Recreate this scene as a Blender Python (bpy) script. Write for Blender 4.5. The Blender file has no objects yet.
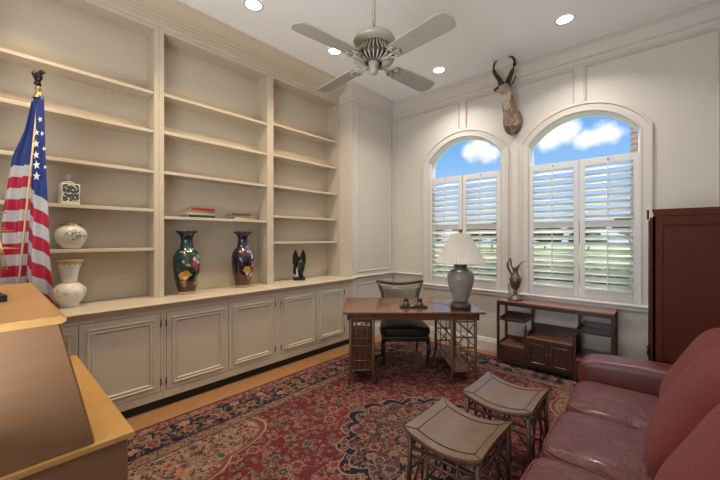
import bpy, bmesh, math, random
from mathutils import Vector, Matrix
random.seed(4)
PI = math.pi; rad = math.radians
sc = bpy.context.scene
col = sc.collection

# ------------------------------------------------------------------ materials
class NT:
    def __init__(s, name):
        s.m = bpy.data.materials.new(name); s.m.use_nodes = True
        s.t = s.m.node_tree; s.n = s.t.nodes; s.l = s.t.links
        s.b = s.n['Principled BSDF']; s.tc = s.n.new('ShaderNodeTexCoord')
        s.obj = s.tc.outputs['Object']
    def put(s, sock, v):
        if isinstance(v, bpy.types.NodeSocket): s.l.new(v, sock)
        elif isinstance(v, (tuple, list)) and sock.type == 'RGBA': sock.default_value = (*v[:3], 1)
        else: sock.default_value = v
    def math(s, op, a, b=0.0, c=None):
        n = s.n.new('ShaderNodeMath'); n.operation = op
        s.put(n.inputs[0], a); s.put(n.inputs[1], b)
        if c is not None: s.put(n.inputs[2], c)
        return n.outputs[0]
    def mix(s, f, a, b):
        n = s.n.new('ShaderNodeMix'); n.data_type = 'RGBA'
        s.put(n.inputs[0], f); s.put(n.inputs[6], a); s.put(n.inputs[7], b)
        return n.outputs[2]
    def noise(s, scale, detail=2, vec=None, rough=.5, dist=0):
        n = s.n.new('ShaderNodeTexNoise'); n.inputs['Scale'].default_value = scale
        n.inputs['Detail'].default_value = detail; n.inputs['Roughness'].default_value = rough
        n.inputs['Distortion'].default_value = dist
        s.l.new(vec or s.obj, n.inputs['Vector']); return n.outputs['Fac']
    def vor(s, scale, vec=None, out='Distance', feat='F1', rnd=1.0):
        n = s.n.new('ShaderNodeTexVoronoi'); n.feature = feat; n.inputs['Scale'].default_value = scale
        n.inputs['Randomness'].default_value = rnd
        s.l.new(vec or s.obj, n.inputs['Vector']); return n.outputs[out]
    def sep(s, vec=None):
        n = s.n.new('ShaderNodeSeparateXYZ'); s.l.new(vec or s.obj, n.inputs[0]); return n.outputs
    def comb(s, x, y, z):
        n = s.n.new('ShaderNodeCombineXYZ')
        for i, v in enumerate((x, y, z)): s.put(n.inputs[i], v)
        return n.outputs[0]
    def scalev(s, sx, sy, sz, vec=None):
        n = s.n.new('ShaderNodeMapping'); n.inputs['Scale'].default_value = (sx, sy, sz)
        s.l.new(vec or s.obj, n.inputs[0]); return n.outputs[0]
    def ramp(s, f, stops, const=False):
        n = s.n.new('ShaderNodeValToRGB'); r = n.color_ramp
        if const: r.interpolation = 'CONSTANT'
        while len(r.elements) < len(stops): r.elements.new(.5)
        for e, (p, c) in zip(r.elements, stops): e.position = p; e.color = (*c[:3], 1)
        s.put(n.inputs[0], f); return n.outputs[0]
    def lt(s, a, b): return s.math('LESS_THAN', a, b)
    def gt(s, a, b): return s.math('GREATER_THAN', a, b)
    def bump(s, h, strength=.2, dist=.01):
        n = s.n.new('ShaderNodeBump'); n.inputs['Strength'].default_value = strength
        n.inputs['Distance'].default_value = dist
        s.l.new(h, n.inputs['Height']); s.l.new(n.outputs[0], s.b.inputs['Normal'])
    def done(s, color, rough=.5, metal=0.0, spec=.5, coat=0.0):
        s.put(s.b.inputs['Base Color'], color); s.put(s.b.inputs['Roughness'], rough)
        s.b.inputs['Metallic'].default_value = metal
        s.b.inputs['Specular IOR Level'].default_value = spec
        s.b.inputs['Coat Weight'].default_value = coat; s.b.inputs['Coat Roughness'].default_value = .12
        return s.m
def c8(r, g, b):
    f = lambda v: ((v/255+.055)/1.055)**2.4 if v > 10 else v/255/12.92
    return (f(r), f(g), f(b))
def dim(c, k): return tuple(v*k for v in c)
def plain(name, c, rough=.5, metal=0.0, var=.06, scale=6, bump=0, bscale=60, spec=.5, coat=0):
    s = NT(name); f = s.noise(scale, 3)
    color = s.mix(f, dim(c, 1-var), dim(c, 1+var))
    if bump: s.bump(s.noise(bscale, 3), bump, .003)
    return s.done(color, rough, metal, spec, coat)
def wood(name, a, b, rough=.35, sc_=(3, 3, 30), coat=0.0, spec=.5):
    s = NT(name); v = s.scalev(*sc_)
    f = s.noise(1.6, 6, v, .6, .6); g = s.noise(9, 3, v)
    f2 = s.math('MULTIPLY_ADD', g, .25, s.math('MULTIPLY', f, .8))
    color = s.ramp(f2, [(.3, a), (.72, b)])
    s.bump(g, .08, .002)
    return s.done(color, rough, 0, spec, coat)

M = {}
M['paint'] = plain('beige wall paint', (.605, .56, .505), .55, var=.02, bump=.02)
M['casework'] = plain('cream casework paint', (.565, .485, .375), .33, var=.025, bump=.02, spec=.5)
M['ceil'] = plain('flat white ceiling paint', (.84, .845, .85), .8, var=.015)
M['louver'] = plain('daylit louver white', (.86, .86, .84), .4, var=.01)  # whiter than the shutter frames: daylight on the louvers put into the colour
M['white'] = plain('white shutter paint', (.68, .665, .635), .4, var=.015)
M['jamb'] = plain('bright white window frame', (.86, .86, .86), .4, var=.01)
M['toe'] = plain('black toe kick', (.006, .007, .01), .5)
M['brass'] = plain('aged brass', (.55, .38, .14), .3, 1)
M['gold'] = plain('gold metal', (.65, .48, .2), .28, 1)
M['polegold'] = plain('pale worn gilt pole', (.42, .33, .18), .5, .3)
M['iron'] = plain('dark iron', (.03, .027, .025), .4, .8)
M['pewter'] = plain('dark pewter', (.16, .13, .11), .38, .75, var=.4, scale=18, bump=.4, bscale=70)
M['bronze'] = plain('black bronze', (.014, .02, .017), .3, .3, var=.5, scale=20, bump=.4, bscale=50)
M['fanw'] = plain('cream fan enamel', (.36, .325, .25), .35, var=.03)
M['fanblade'] = plain('washed fan blade', (.33, .31, .255), .5, var=.05)
M['fandark'] = plain('antique fan recess', (.05, .035, .025), .5)
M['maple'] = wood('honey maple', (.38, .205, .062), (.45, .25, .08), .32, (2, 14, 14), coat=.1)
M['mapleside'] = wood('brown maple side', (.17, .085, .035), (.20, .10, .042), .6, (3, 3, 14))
M['cherry'] = wood('cherry desk wood', (.105, .042, .024), (.155, .066, .037), .25, (2.5, 18, 18), coat=.45)
M['bamboo'] = wood('turned rattan wood', (.075, .034, .02), (.13, .058, .032), .35, (10, 10, 10), coat=.2)
M['walnut'] = wood('dark walnut', (.045, .019, .013), (.08, .033, .022), .32, (3, 3, 12), coat=.25)
M['walnuttop'] = wood('reddish walnut top', (.16, .068, .04), (.24, .105, .06), .3, (3, 18, 18), coat=.3)
M['mahog'] = wood('red mahogany', (.066, .013, .005), (.086, .018, .006), .5, (3, 3, 1.2), coat=0, spec=.15)
M['stoolw'] = wood('taupe stool wood', (.125, .072, .042), (.155, .09, .054), .3, (5, 20, 5), coat=.25)
M['stoolleg'] = wood('brown stool rattan', (.06, .03, .019), (.095, .048, .029), .32, (8, 8, 8), coat=.2)
M['line'] = plain('dark inlay', (.03, .015, .01), .5)
M['chairfr'] = plain('dark bronze chair wood', (.035, .027, .02), .28, .2, var=.3, coat=.4)
M['chairlth'] = plain('olive grey leather', (.13, .12, .09), .25, .4, var=.2, scale=9, bump=.15, bscale=25)
M['chairseat'] = plain('black seat leather', (.022, .018, .016), .4, bump=.2)
M['celadon'] = None
M['emitlamp'] = None

def mk():
    # leather
    s = NT('burgundy leather'); f = s.noise(5, 4); w = s.noise(7, 5, s.scalev(1, 2.6, 1), .62, 1.6)
    w2 = s.noise(16, 3, None, .55, .8)
    ridg = s.math('ABSOLUTE', s.math('SUBTRACT', w, .5))
    c = s.mix(f, (.095, .021, .020), (.135, .031, .028))
    h = s.math('MULTIPLY_ADD', s.math('POWER', s.math('SUBTRACT', 1.0, ridg), 8.0), .8, s.math('MULTIPLY', w2, .25))
    s.bump(h, .55, .022); M['leather'] = s.done(c, .36, 0, .55, .08)
    s = NT('burgundy arm leather'); f = s.noise(5, 4)
    c = s.mix(f, (.088, .018, .017), (.12, .027, .024)); s.bump(s.noise(9, 4), .12, .01)
    M['armlth'] = s.done(c, .36, 0, .5)
    # plush
    s = NT('brick red plush'); f = s.noise(4, 3); g = s.noise(120, 2)
    c = s.mix(f, (.115, .022, .020), (.155, .032, .028)); c = s.mix(s.math('MULTIPLY', g, .4), c, (.08, .014, .012))
    s.bump(s.noise(75, 4), .6, .006)
    s.b.inputs['Sheen Weight'].default_value = .08; s.b.inputs['Sheen Roughness'].default_value = .5
    s.b.inputs['Sheen Tint'].default_value = (1, .55, .5, 1)
    M['plush'] = s.done(c, .85, 0, .2)
    # floor planks running along Y
    s = NT('honey oak floorboards'); o = s.sep(); x = s.math('MULTIPLY', o[0], 1/.085)
    pid = s.math('FLOOR', x); off = s.math('MULTIPLY', s.math('FRACT', s.math('MULTIPLY', pid, .377)), 1.0)
    yy = s.math('FLOOR', s.math('ADD', s.math('MULTIPLY', o[1], 1.1), off))
    wn = s.n.new('ShaderNodeTexWhiteNoise'); s.l.new(s.comb(pid, yy, 0.0), wn.inputs['Vector'])
    g = s.noise(6, 5, s.scalev(9, 1, 1), .6, .8)
    base = s.ramp(g, [(.3, (.25, .125, .05)), (.7, (.37, .20, .09))])
    c = s.mix(s.math('MULTIPLY', wn.outputs['Value'], .4), base, (.32, .13, .035))
    knot = s.lt(s.vor(3.3), .10); c = s.mix(s.math('MULTIPLY', knot, .45), c, (.22, .07, .02))
    gap = s.lt(s.math('FRACT', x), .025); c = s.mix(s.math('MULTIPLY', gap, .6), c, (.1, .04, .015))
    M['floor'] = s.done(c, .38, 0, .4)
    # celadon crackle lamp
    s = NT('grey green crackle glaze'); e = s.vor(38, None, 'Distance', 'DISTANCE_TO_EDGE')
    f = s.noise(10, 3); c = s.mix(f, (.24, .23, .195), (.32, .305, .26))
    c = s.mix(s.math('MULTIPLY', s.lt(e, .03), .45), c, (.09, .08, .06)); M['celadon'] = s.done(c, .3, 0, .5)
    # pleated shade
    s = NT('cream pleated shade'); f = s.noise(8, 2)
    s.b.inputs['Subsurface Weight'].default_value = 0
    M['shade'] = s.done(s.mix(f, (.50, .475, .43), (.55, .525, .48)), .8, 0, .2)
    # glass
    s = NT('clear window glass')
    t = s.n.new('ShaderNodeBsdfTransparent'); gl = s.n.new('ShaderNodeBsdfGlossy'); gl.inputs['Roughness'].default_value = .02
    mx = s.n.new('ShaderNodeMixShader'); fr = s.n.new('ShaderNodeFresnel'); fr.inputs[0].default_value = 1.2
    t.inputs[0].default_value = (.97, .98, .98, 1)
    s.l.new(fr.outputs[0], mx.inputs[0]); s.l.new(t.outputs[0], mx.inputs[1]); s.l.new(gl.outputs[0], mx.inputs[2])
    s.l.new(mx.outputs[0], s.n['Material Output'].inputs[0]); M['glass'] = s.m
    # emissive can light
    s = NT('glowing lamp lens'); s.b.inputs['Emission Color'].default_value = (1, .95, .86, 1)
    s.b.inputs['Emission Strength'].default_value = 9; M['lens'] = s.done((.9, .9, .9), .5)
    # outdoors
    s = NT('mown lawn'); M['lawn'] = s.done(s.ramp(s.noise(1.3, 6), [(.3, (.22, .34, .12)), (.7, (.50, .56, .30))]), .9, 0, .1)
    s = NT('tree leaves'); g = s.noise(3, 6); M['leaf'] = s.done(s.ramp(g, [(.35, (.012, .045, .015)), (.7, (.07, .14, .035))]), .8, 0, .2)
    s.bump(s.noise(5, 5), 1, .3)
    s = NT('pale hedge leaves'); g = s.noise(5, 6); M['hedge'] = s.done(s.ramp(g, [(.35, (.05, .11, .03)), (.7, (.22, .32, .12))]), .8, 0, .2)
    s = NT('grey tan palm bark'); z = s.sep()[2]
    rg = s.math('FRACT', s.math('MULTIPLY_ADD', z, 11.0, s.math('MULTIPLY', s.noise(6, 2), 1.2)))
    c = s.mix(s.noise(40, 4), (.34, .22, .16), (.70, .54, .44)); c = s.mix(s.math('MULTIPLY', s.lt(rg, .22), .6), c, (.13, .08, .06))
    s.bump(s.noise(30, 3), .8, .02); M['bark'] = s.done(c, .9, 0, .1)
    # large painted vases
    def paintvase(name, base, base2, low):
        s = NT(name); o = s.sep(); f = s.noise(22, 4)
        c = s.mix(s.gt(s.noise(11, 3, None, .6, 1.5), .52), base, base2)
        c = s.mix(s.lt(o[2], .16), c, low)
        nx = s.noise(16, 3); ny = s.math('SUBTRACT', nx, .5)
        yv = s.math('MULTIPLY_ADD', ny, .07, o[1]); zv = s.math('MULTIPLY_ADD', s.math('SUBTRACT', s.noise(19, 3), .5), .07, o[2])
        def spot(c, y, z, ry, rz, cc):
            a = s.math('DIVIDE', s.math('SUBTRACT', yv, y), ry); b = s.math('DIVIDE', s.math('SUBTRACT', zv, z), rz)
            d = s.math('ADD', s.math('MULTIPLY', a, a), s.math('MULTIPLY', b, b))
            return s.mix(s.lt(d, 1.0), c, cc)
        return s, c, spot, o
    s, c, spot, o = paintvase('dark green painted lacquer glaze', (.008, .028, .030), (.012, .045, .042), (.055, .014, .014))
    for a in [(-.055, .20, .046, .052, (.50, .27, .05)), (-.055, .17, .02, .02, (.75, .62, .42)), (-.06, .12, .018, .04, (.35, .17, .05)),
              (.07, .27, .05, .022, (.32, .025, .03)), (.03, .31, .03, .028, (.32, .07, .06)), (.025, .36, .018, .02, (.62, .46, .30)),
              (.075, .34, .03, .02, (.30, .36, .52)), (.085, .39, .025, .018, (.22, .30, .5)), (-.03, .30, .02, .016, (.45, .30, .08)),
              (.08, .15, .028, .05, (.40, .33, .09)), (.055, .11, .03, .02, (.36, .27, .08)), (.0, .16, .03, .035, (.012, .012, .012)),
              (-.035, .44, .05, .006, (.36, .33, .16)), (.02, .46, .05, .006, (.36, .33, .16))]: c = spot(c, *a)
    c = s.mix(s.lt(o[2], .028), c, (.45, .36, .17)); M['vasegreen'] = s.done(c, .13, 0, .6, .3)
    s, c, spot, o = paintvase('dark blue and maroon painted lacquer glaze', (.010, .012, .030), (.03, .012, .02), (.09, .02, .014))
    for a in [(-.02, .42, .07, .05, (.085, .018, .02)), (.045, .40, .03, .04, (.16, .22, .42)), (.055, .36, .02, .02, (.55, .57, .65)),
              (-.01, .21, .05, .04, (.50, .29, .06)), (.0, .17, .022, .018, (.62, .48, .3)), (.01, .12, .02, .035, (.36, .07, .05)),
              (.06, .27, .018, .045, (.42, .16, .15)), (.05, .15, .018, .03, (.35, .38, .42)), (.03, .47, .03, .02, (.12, .19, .36)),
              (-.06, .30, .03, .03, (.015, .015, .02))]: c = spot(c, *a)
    c = s.mix(s.lt(o[2], .028), c, (.40, .32, .16)); M['vaseblue'] = s.done(c, .13, 0, .6, .3)
    # white porcelain with blue-grey branch
    s = NT('white porcelain with grey blue branch'); o = s.sep(); n1 = s.noise(26, 3, None, .6, .8)
    r = s.math('ABSOLUTE', s.math('SUBTRACT', n1, .5)); m = s.lt(r, .035)
    a = s.math('DIVIDE', s.math('SUBTRACT', o[1], .02), .075); b = s.math('DIVIDE', s.math('SUBTRACT', o[2], .115), .048)
    reg = s.lt(s.math('ADD', s.math('MULTIPLY', a, a), s.math('MULTIPLY', b, b)), 1.0)
    c = s.mix(s.math('MULTIPLY', m, reg), (.66, .64, .60), (.10, .13, .19)); M['porcbranch'] = s.done(c, .15, 0, .5, .3)
    s = NT('white porcelain with gilt and faint flowers'); o = s.sep(); n1 = s.noise(30, 3)
    m = s.math('MULTIPLY', s.gt(n1, .58), s.math('MULTIPLY', s.lt(o[2], .19), s.gt(o[2], .06)))
    c = s.mix(s.math('MULTIPLY', m, .6), (.68, .66, .62), (.42, .36, .40))
    gz = s.math('MULTIPLY_ADD', s.math('SINE', s.math('MULTIPLY', s.math('ARCTAN2', o[1], o[0]), 14.0)), .007, .358)
    c = s.mix(s.gt(o[2], gz), c, (.50, .36, .17))
    c = s.mix(s.math('MULTIPLY', s.gt(o[2], .200), s.lt(o[2], .212)), c, (.40, .29, .16)); M['porcgilt'] = s.done(c, .15, 0, .5, .3)
    s = NT('blue and white painted jar glaze'); o = s.sep(); n1 = s.noise(48, 4)
    inside = s.math('MULTIPLY', s.math('MULTIPLY', s.gt(o[2], .025), s.lt(o[2], .168)), s.lt(s.math('ABSOLUTE', o[1]), .053))
    c = s.mix(s.math('MULTIPLY', s.gt(n1, .44), inside), (.55, .56, .50), (.045, .06, .065)); M['jar'] = s.done(c, .2, 0, .5, .2)
    # antelope hide
    s = NT('antelope hide'); o = s.sep(); n1 = s.noise(9, 4); n2 = s.noise(70, 3)
    side = s.math('MULTIPLY_ADD', s.math('ABSOLUTE', s.math('SUBTRACT', o[0], .01)), 3.2, s.math('MULTIPLY', n1, 1.1))
    c = s.ramp(side, [(.56, (.50, .43, .35)), (.72, (.17, .11, .07))])
    zz1 = s.math('MULTIPLY_ADD', n1, .06, o[2])
    chest = s.math('MULTIPLY', s.gt(zz1, -.06), s.lt(zz1, .055)); c = s.mix(s.math('MULTIPLY', chest, .55), c, (.22, .15, .10))
    coll = s.math('MULTIPLY', s.gt(zz1, .225), s.lt(zz1, .262)); c = s.mix(s.math('MULTIPLY', coll, .75), c, (.10, .065, .045))
    c = s.mix(s.math('MULTIPLY', n2, .25), c, (.12, .09, .07))
    s.bump(s.noise(60, 4), .6, .01); M['hide'] = s.done(c, .8, 0, .2)
    s = NT('pale antelope throat hair'); c = s.ramp(s.noise(9, 4), [(.35, (.52, .46, .39)), (.7, (.30, .235, .175))])
    s.bump(s.noise(60, 4), .6, .01); M['hidepale'] = s.done(c, .8, 0, .2)
    s = NT('dark muzzle hair'); M['hidedark'] = s.done(s.mix(s.noise(20, 3), (.05, .03, .022), (.13, .08, .05)), .7, 0, .3)
    s = NT('black horn'); s.bump(s.noise(30, 2, s.scalev(.4, .4, 3)), .6, .006); M['horn'] = s.done(s.mix(s.noise(10, 2), (.015, .012, .01), (.05, .035, .025)), .4, 0, .4)
mk()

# flag
def flagmat(name, expr_slope, z_blue, sw, phase):
    s = NT(name); o = s.sep()
    t = s.math('MULTIPLY_ADD', o[0], expr_slope, o[2])     # object space: x lateral, z up
    k = s.math('FLOOR', s.math('DIVIDE', s.math('SUBTRACT', t, z_blue), sw))
    odd = s.math('MODULO', s.math('ADD', s.math('ABSOLUTE', k), phase), 2.0)
    c = s.mix(s.gt(odd, .5), (.50, .48, .47), (.42, .006, .035))
    c = s.mix(s.gt(t, z_blue), c, (.010, .030, .17))
    f = s.noise(50, 2); c = s.mix(s.math('MULTIPLY', f, .25), c, (.06, .03, .05))
    s.bump(s.noise(14, 3, s.scalev(1, 1, .3)), .25, .02)
    return s.done(c, .55, 0, .35)

# ------------------------------------------------------------------ rug
def rugmat(hx, hy):
    s = NT('red and navy oriental rug'); o = s.sep()
    ax = s.math('ABSOLUTE', o[0]); ay = s.math('ABSOLUTE', o[1])
    e = s.math('MINIMUM', s.math('SUBTRACT', hx, ax), s.math('SUBTRACT', hy, ay))
    red = (.125, .021, .025); navy = (.010, .013, .024); ivory = (.29, .195, .14); rose = (.19, .06, .05); tan = (.19, .11, .075); grn = (.06, .068, .055)
    warp = s.n.new('ShaderNodeTexNoise'); warp.inputs['Scale'].default_value = 9; s.l.new(s.obj, warp.inputs['Vector'])
    vm = s.n.new('ShaderNodeVectorMath'); vm.operation = 'MULTIPLY_ADD'; s.l.new(warp.outputs['Color'], vm.inputs[0])
    vm.inputs[1].default_value = (.05, .05, 0); s.l.new(s.obj, vm.inputs[2]); W = vm.outputs[0]
    def flowers(ground, scale, rnd, cols, rmax=.42, seed=0.0):
        v = s.n.new('ShaderNodeTexVoronoi'); v.inputs['Scale'].default_value = scale; v.inputs['Randomness'].default_value = rnd
        mp = s.n.new('ShaderNodeMapping'); mp.inputs['Location'].default_value = (seed, seed*.7, 0); s.l.new(W, mp.inputs[0]); s.l.new(mp.outputs[0], v.inputs['Vector'])
        loc = s.n.new('ShaderNodeVectorMath'); loc.operation = 'SUBTRACT'; s.l.new(mp.outputs[0], loc.inputs[0]); s.l.new(v.outputs['Position'], loc.inputs[1])
        l = s.sep(loc.outputs[0]); ang = s.math('ARCTAN2', l[1], l[0])
        sx = s.sep(v.outputs['Color'])
        pet = s.math('MULTIPLY', s.math('SINE', s.math('MULTIPLY', ang, 6.0)), .05)
        size = s.math('MULTIPLY_ADD', sx[1], -.35, 1.15)
        d = s.math('DIVIDE', s.math('ADD', v.outputs['Distance'], pet), size)
        petal = s.ramp(sx[0], [(0, cols[0]), (.4, cols[1]), (.7, cols[2])], True)
        core = s.ramp(sx[2], [(0, cols[3]), (.5, cols[4])], True)
        c = s.mix(s.lt(d, rmax), ground, ivory); c = s.mix(s.lt(d, rmax*.86), c, petal)
        c = s.mix(s.lt(d, rmax*.5), c, navy); c = s.mix(s.lt(d, rmax*.4), c, core); c = s.mix(s.lt(d, rmax*.16), c, ivory)
        return c
    def vines(ground, scale, w, colr):
        n = s.noise(scale, 1, W, .5, .6); r = s.math('ABSOLUTE', s.math('SUBTRACT', n, .5)); return s.mix(s.lt(r, w), ground, colr)
    small = flowers(vines(vines(red, 10, .02, tan), 18, .03, (.06, .025, .03)), 19, .9, (rose, tan, grn, rose, navy), .34, 3.1)
    field = flowers(small, 7.5, .8, (grn, rose, (.24, .06, .05), red, tan), .33)
    bord = flowers(vines(flowers(navy, 19, .8, (rose, tan, grn, red, tan), .34, 1.3), 13, .025, tan), 7.2, .45, (rose, (.36, .15, .12), tan, red, (.2, .05, .04)), .37, 2.2)
    guard = flowers(vines((.26, .13, .10), 14, .05, (.12, .03, .03)), 22, .6, (red, navy, ivory, red, tan), .36)
    guard2 = flowers(vines((.21, .12, .09), 14, .05, (.10, .06, .05)), 22, .7, (red, navy, tan, red, tan), .36, 5.0)
    span = flowers(flowers(vines(vines((.20, .115, .085), 9, .05, (.08, .035, .03)), 17, .04, ivory), 20, .9, (red, grn, rose, navy, tan), .33, 6.2), 8.5, .85, ((.35, .11, .07), grn, tan, red, ivory), .36, 7.0)
    med = flowers(flowers(vines(vines((.085, .038, .036), 9, .04, navy), 18, .025, tan), 20, .9, (red, grn, rose, navy, tan), .28, 8.2), 10, .7, (rose, grn, tan, red, navy), .38, 9.0)
    # medallion outline
    my = s.math('SUBTRACT', o[1], .02)
    mr = s.math('SQRT', s.math('ADD', s.math('MULTIPLY', o[0], o[0]), s.math('MULTIPLY', s.math('MULTIPLY', my, my), .72)))
    ma = s.math('ARCTAN2', my, o[0])
    ml = s.math('MULTIPLY_ADD', s.math('ABSOLUTE', s.math('SINE', s.math('MULTIPLY', ma, 8.0))), -.075, mr)
    ml = s.math('MULTIPLY_ADD', s.math('COSINE', s.math('MULTIPLY', ma, 4.0)), -.03, ml)
    # corner spandrels
    cx = s.math('SUBTRACT', hx-.5, ax); cy = s.math('SUBTRACT', hy-.5, ay)
    cr = s.math('SQRT', s.math('ADD', s.math('MULTIPLY', s.math('MULTIPLY', cx, cx), 4.5), s.math('MULTIPLY', cy, cy)))
    ca = s.math('ARCTAN2', cy, cx); cl = s.math('MULTIPLY_ADD', s.math('ABSOLUTE', s.math('SINE', s.math('MULTIPLY', ca, 6.0))), -.11, cr)
    c = field
    c = s.mix(s.lt(cl, 1.00), c, ivory); c = s.mix(s.lt(cl, .98), c, (.16, .05, .045)); c = s.mix(s.lt(cl, .93), c, span)
    c = s.mix(s.lt(ml, .50), c, ivory); c = s.mix(s.lt(ml, .49), c, flowers(navy, 10, .8, (rose, tan, grn, red, tan), .33, 4.0))
    c = s.mix(s.lt(ml, .425), c, ivory); c = s.mix(s.lt(ml, .417), c, med)
    for lim, cc in [(.505, navy), (.495, guard2), (.40, navy), (.385, bord), (.125, navy), (.112, guard), (.03, navy), (.022, (.16, .03, .03))]:
        c = s.mix(s.lt(e, lim), c, cc)
    c = s.mix(s.math('MULTIPLY', s.noise(70, 3), .35), c, (.05, .022, .022))
    g = s.noise(200, 2); s.bump(g, .5, .004)
    return s.done(c, .95, 0, .08)

# ------------------------------------------------------------------ mesh builder
class B:
    def __init__(s): s.bm = bmesh.new(); s.k = 0
    def _f(s, vs, sm=False):
        try: f = s.bm.faces.new(vs)
        except ValueError: return
        f.material_index = s.k; f.smooth = sm
    def mi(s, k): s.k = k; return s
    def box(s, x0, x1, y0, y1, z0, z1):
        v = [s.bm.verts.new((x, y, z)) for z in (z0, z1) for y in (y0, y1) for x in (x0, x1)]
        for q in ((0, 2, 3, 1), (4, 5, 7, 6), (0, 1, 5, 4), (2, 6, 7, 3), (0, 4, 6, 2), (1, 3, 7, 5)): s._f([v[i] for i in q])
        return s
    def quadstrip(s, rings, closed_ring=True, cap=True, sm=True):
        R = [[s.bm.verts.new(p) for p in r] for r in rings]; n = len(R[0])
        for a, b in zip(R, R[1:]):
            for i in range(n if closed_ring else n-1):
                j = (i+1) % n; s._f([a[i], a[j], b[j], b[i]], sm)
        if cap and closed_ring:
            s._f(list(reversed(R[0]))); s._f(R[-1])
        return s
    def tube(s, pts, r, n=10, flat=(1, 1), up=(0, 0, 1), cap=True):
        pts = [Vector(p) for p in pts]; rs = r if isinstance(r, (list, tuple)) else [r]*len(pts); rings = []
        for i, p in enumerate(pts):
            d = (pts[min(i+1, len(pts)-1)]-pts[max(i-1, 0)]).normalized(); u = Vector(up)
            if abs(d.dot(u)) > .95: u = Vector((1, 0, 0)) if abs(d.x) < .9 else Vector((0, 1, 0))
            a = d.cross(u).normalized(); b = d.cross(a).normalized()
            rings.append([p+a*math.cos(2*PI*k/n)*rs[i]*flat[0]+b*math.sin(2*PI*k/n)*rs[i]*flat[1] for k in range(n)])
        return s.quadstrip(rings, True, cap)
    def lathe(s, prof, n=32, c=(0, 0, 0), sq=0.0):
        rings = []
        for r, z in prof:
            ring = []
            for k in range(n):
                a = 2*PI*k/n; q = 1.0
                if sq: q = 1/max(abs(math.cos(a)), abs(math.sin(a)))**sq
                ring.append((c[0]+r*q*math.cos(a), c[1]+r*q*math.sin(a), c[2]+z))
            rings.append(ring)
        return s.quadstrip(rings)
    def prism(s, poly, axis, a, b, sm=False):
        def P(u, v, w): return {'x': (w, u, v), 'y': (u, w, v), 'z': (u, v, w)}[axis]
        return s.quadstrip([[P(u, v, a) for u, v in poly], [P(u, v, b) for u, v in poly]], True, True, sm)
    def ell(s, c, r, n=16, m=10, rot=None):
        rings = []
        for j in range(1, m):
            t = PI*j/m; ring = []
            for k in range(n):
                a = 2*PI*k/n; p = Vector((r[0]*math.sin(t)*math.cos(a), r[1]*math.sin(t)*math.sin(a), -r[2]*math.cos(t)))
                if rot: p = rot @ p
                ring.append(p+Vector(c))
            rings.append(ring)
        return s.quadstrip(rings)
    def sq(s, c, h, e=6, n=14, bulge=(0, 0, 0), warp=None):
        """soft rounded block, half sizes h"""
        V = {}
        def vert(p):
            key = tuple(round(x, 5) for x in p)
            if key not in V:
                L = (abs(p[0])**e+abs(p[1])**e+abs(p[2])**e)**(1/e); q = [x/L for x in p]
                bx = bulge[0]*(1-q[1]**2)*(1-q[2]**2)*q[0]; by = bulge[1]*(1-q[0]**2)*(1-q[2]**2)*q[1]; bz = bulge[2]*(1-q[0]**2)*(1-q[1]**2)*q[2]
                P = Vector((q[0]*h[0]+bx, q[1]*h[1]+by, q[2]*h[2]+bz))
                if warp: P = warp(P)
                V[key] = s.bm.verts.new(P+Vector(c))
            return V[key]
        for ax in range(3):
            for sg in (-1, 1):
                for i in range(n):
                    for j in range(n):
                        q = []
                        for (u, v) in ((i, j), (i+1, j), (i+1, j+1), (i, j+1)):
                            p = [0, 0, 0]; p[ax] = sg; p[(ax+1) % 3] = -1+2*u/n; p[(ax+2) % 3] = -1+2*v/n; q.append(vert(p))
                        if sg < 0: q.reverse()
                        s._f(q, True)
        return s
    def sweep2(s, path, prof, side=1, closed=False, plane='xy', base=0.0):
        """mitred moulding; path points in a plane, prof = [(out, height)]"""
        P = [Vector(p) for p in path]; n = len(P); rings = []
        def nrm(a, b):
            d = (b-a).normalized(); return Vector((-d.y, d.x))*side
        for i in range(n):
            if closed: n1 = nrm(P[i-1], P[i]); n2 = nrm(P[i], P[(i+1) % n])
            else:
                n1 = nrm(P[i-1], P[i]) if i else nrm(P[0], P[1]); n2 = nrm(P[i], P[i+1]) if i < n-1 else n1
            m = (n1+n2)/(1+n1.dot(n2)); ring = []
            for o, h in prof:
                q = P[i]+m*o
                ring.append((q.x, q.y, base+h) if plane == 'xy' else ((q.x, base-h, q.y) if plane == 'xz' else (base+h, q.x, q.y)))
            rings.append(ring)
        if closed: rings.append(rings[0])
        return s.quadstrip(rings, True, not closed, False)
    def obj(s, name, mats, parent=None, bevel=0, seg=2, loc=None, solid=0, subd=0):
        bmesh.ops.remove_doubles(s.bm, verts=s.bm.verts, dist=1e-6) if False else None
        bmesh.ops.recalc_face_normals(s.bm, faces=s.bm.faces)
        me = bpy.data.meshes.new(name); s.bm.to_mesh(me); s.bm.free()
        if not isinstance(mats, (list, tuple)): mats = [mats]
        for m in mats: me.materials.append(m)
        o = bpy.data.objects.new(name, me); col.objects.link(o)
        if parent: o.parent = parent
        if loc: o.location = loc
        if solid: md = o.modifiers.new('s', 'SOLIDIFY'); md.thickness = solid; md.offset = 0
        if bevel:
            md = o.modifiers.new('b', 'BEVEL'); md.width = bevel; md.segments = seg; md.limit_method = 'ANGLE'; md.angle_limit = rad(50)
        if subd: md = o.modifiers.new('d', 'SUBSURF'); md.levels = subd; md.render_levels = subd
        return o
def tag(o, label, cat, group=None, kind=None):
    o['label'] = label
    if cat: o['category'] = cat
    if group: o['group'] = group
    if kind: o['kind'] = kind
    return o
def struct(o, label=None):
    o['kind'] = 'structure'
    if label: o['label'] = label
    return o
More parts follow.
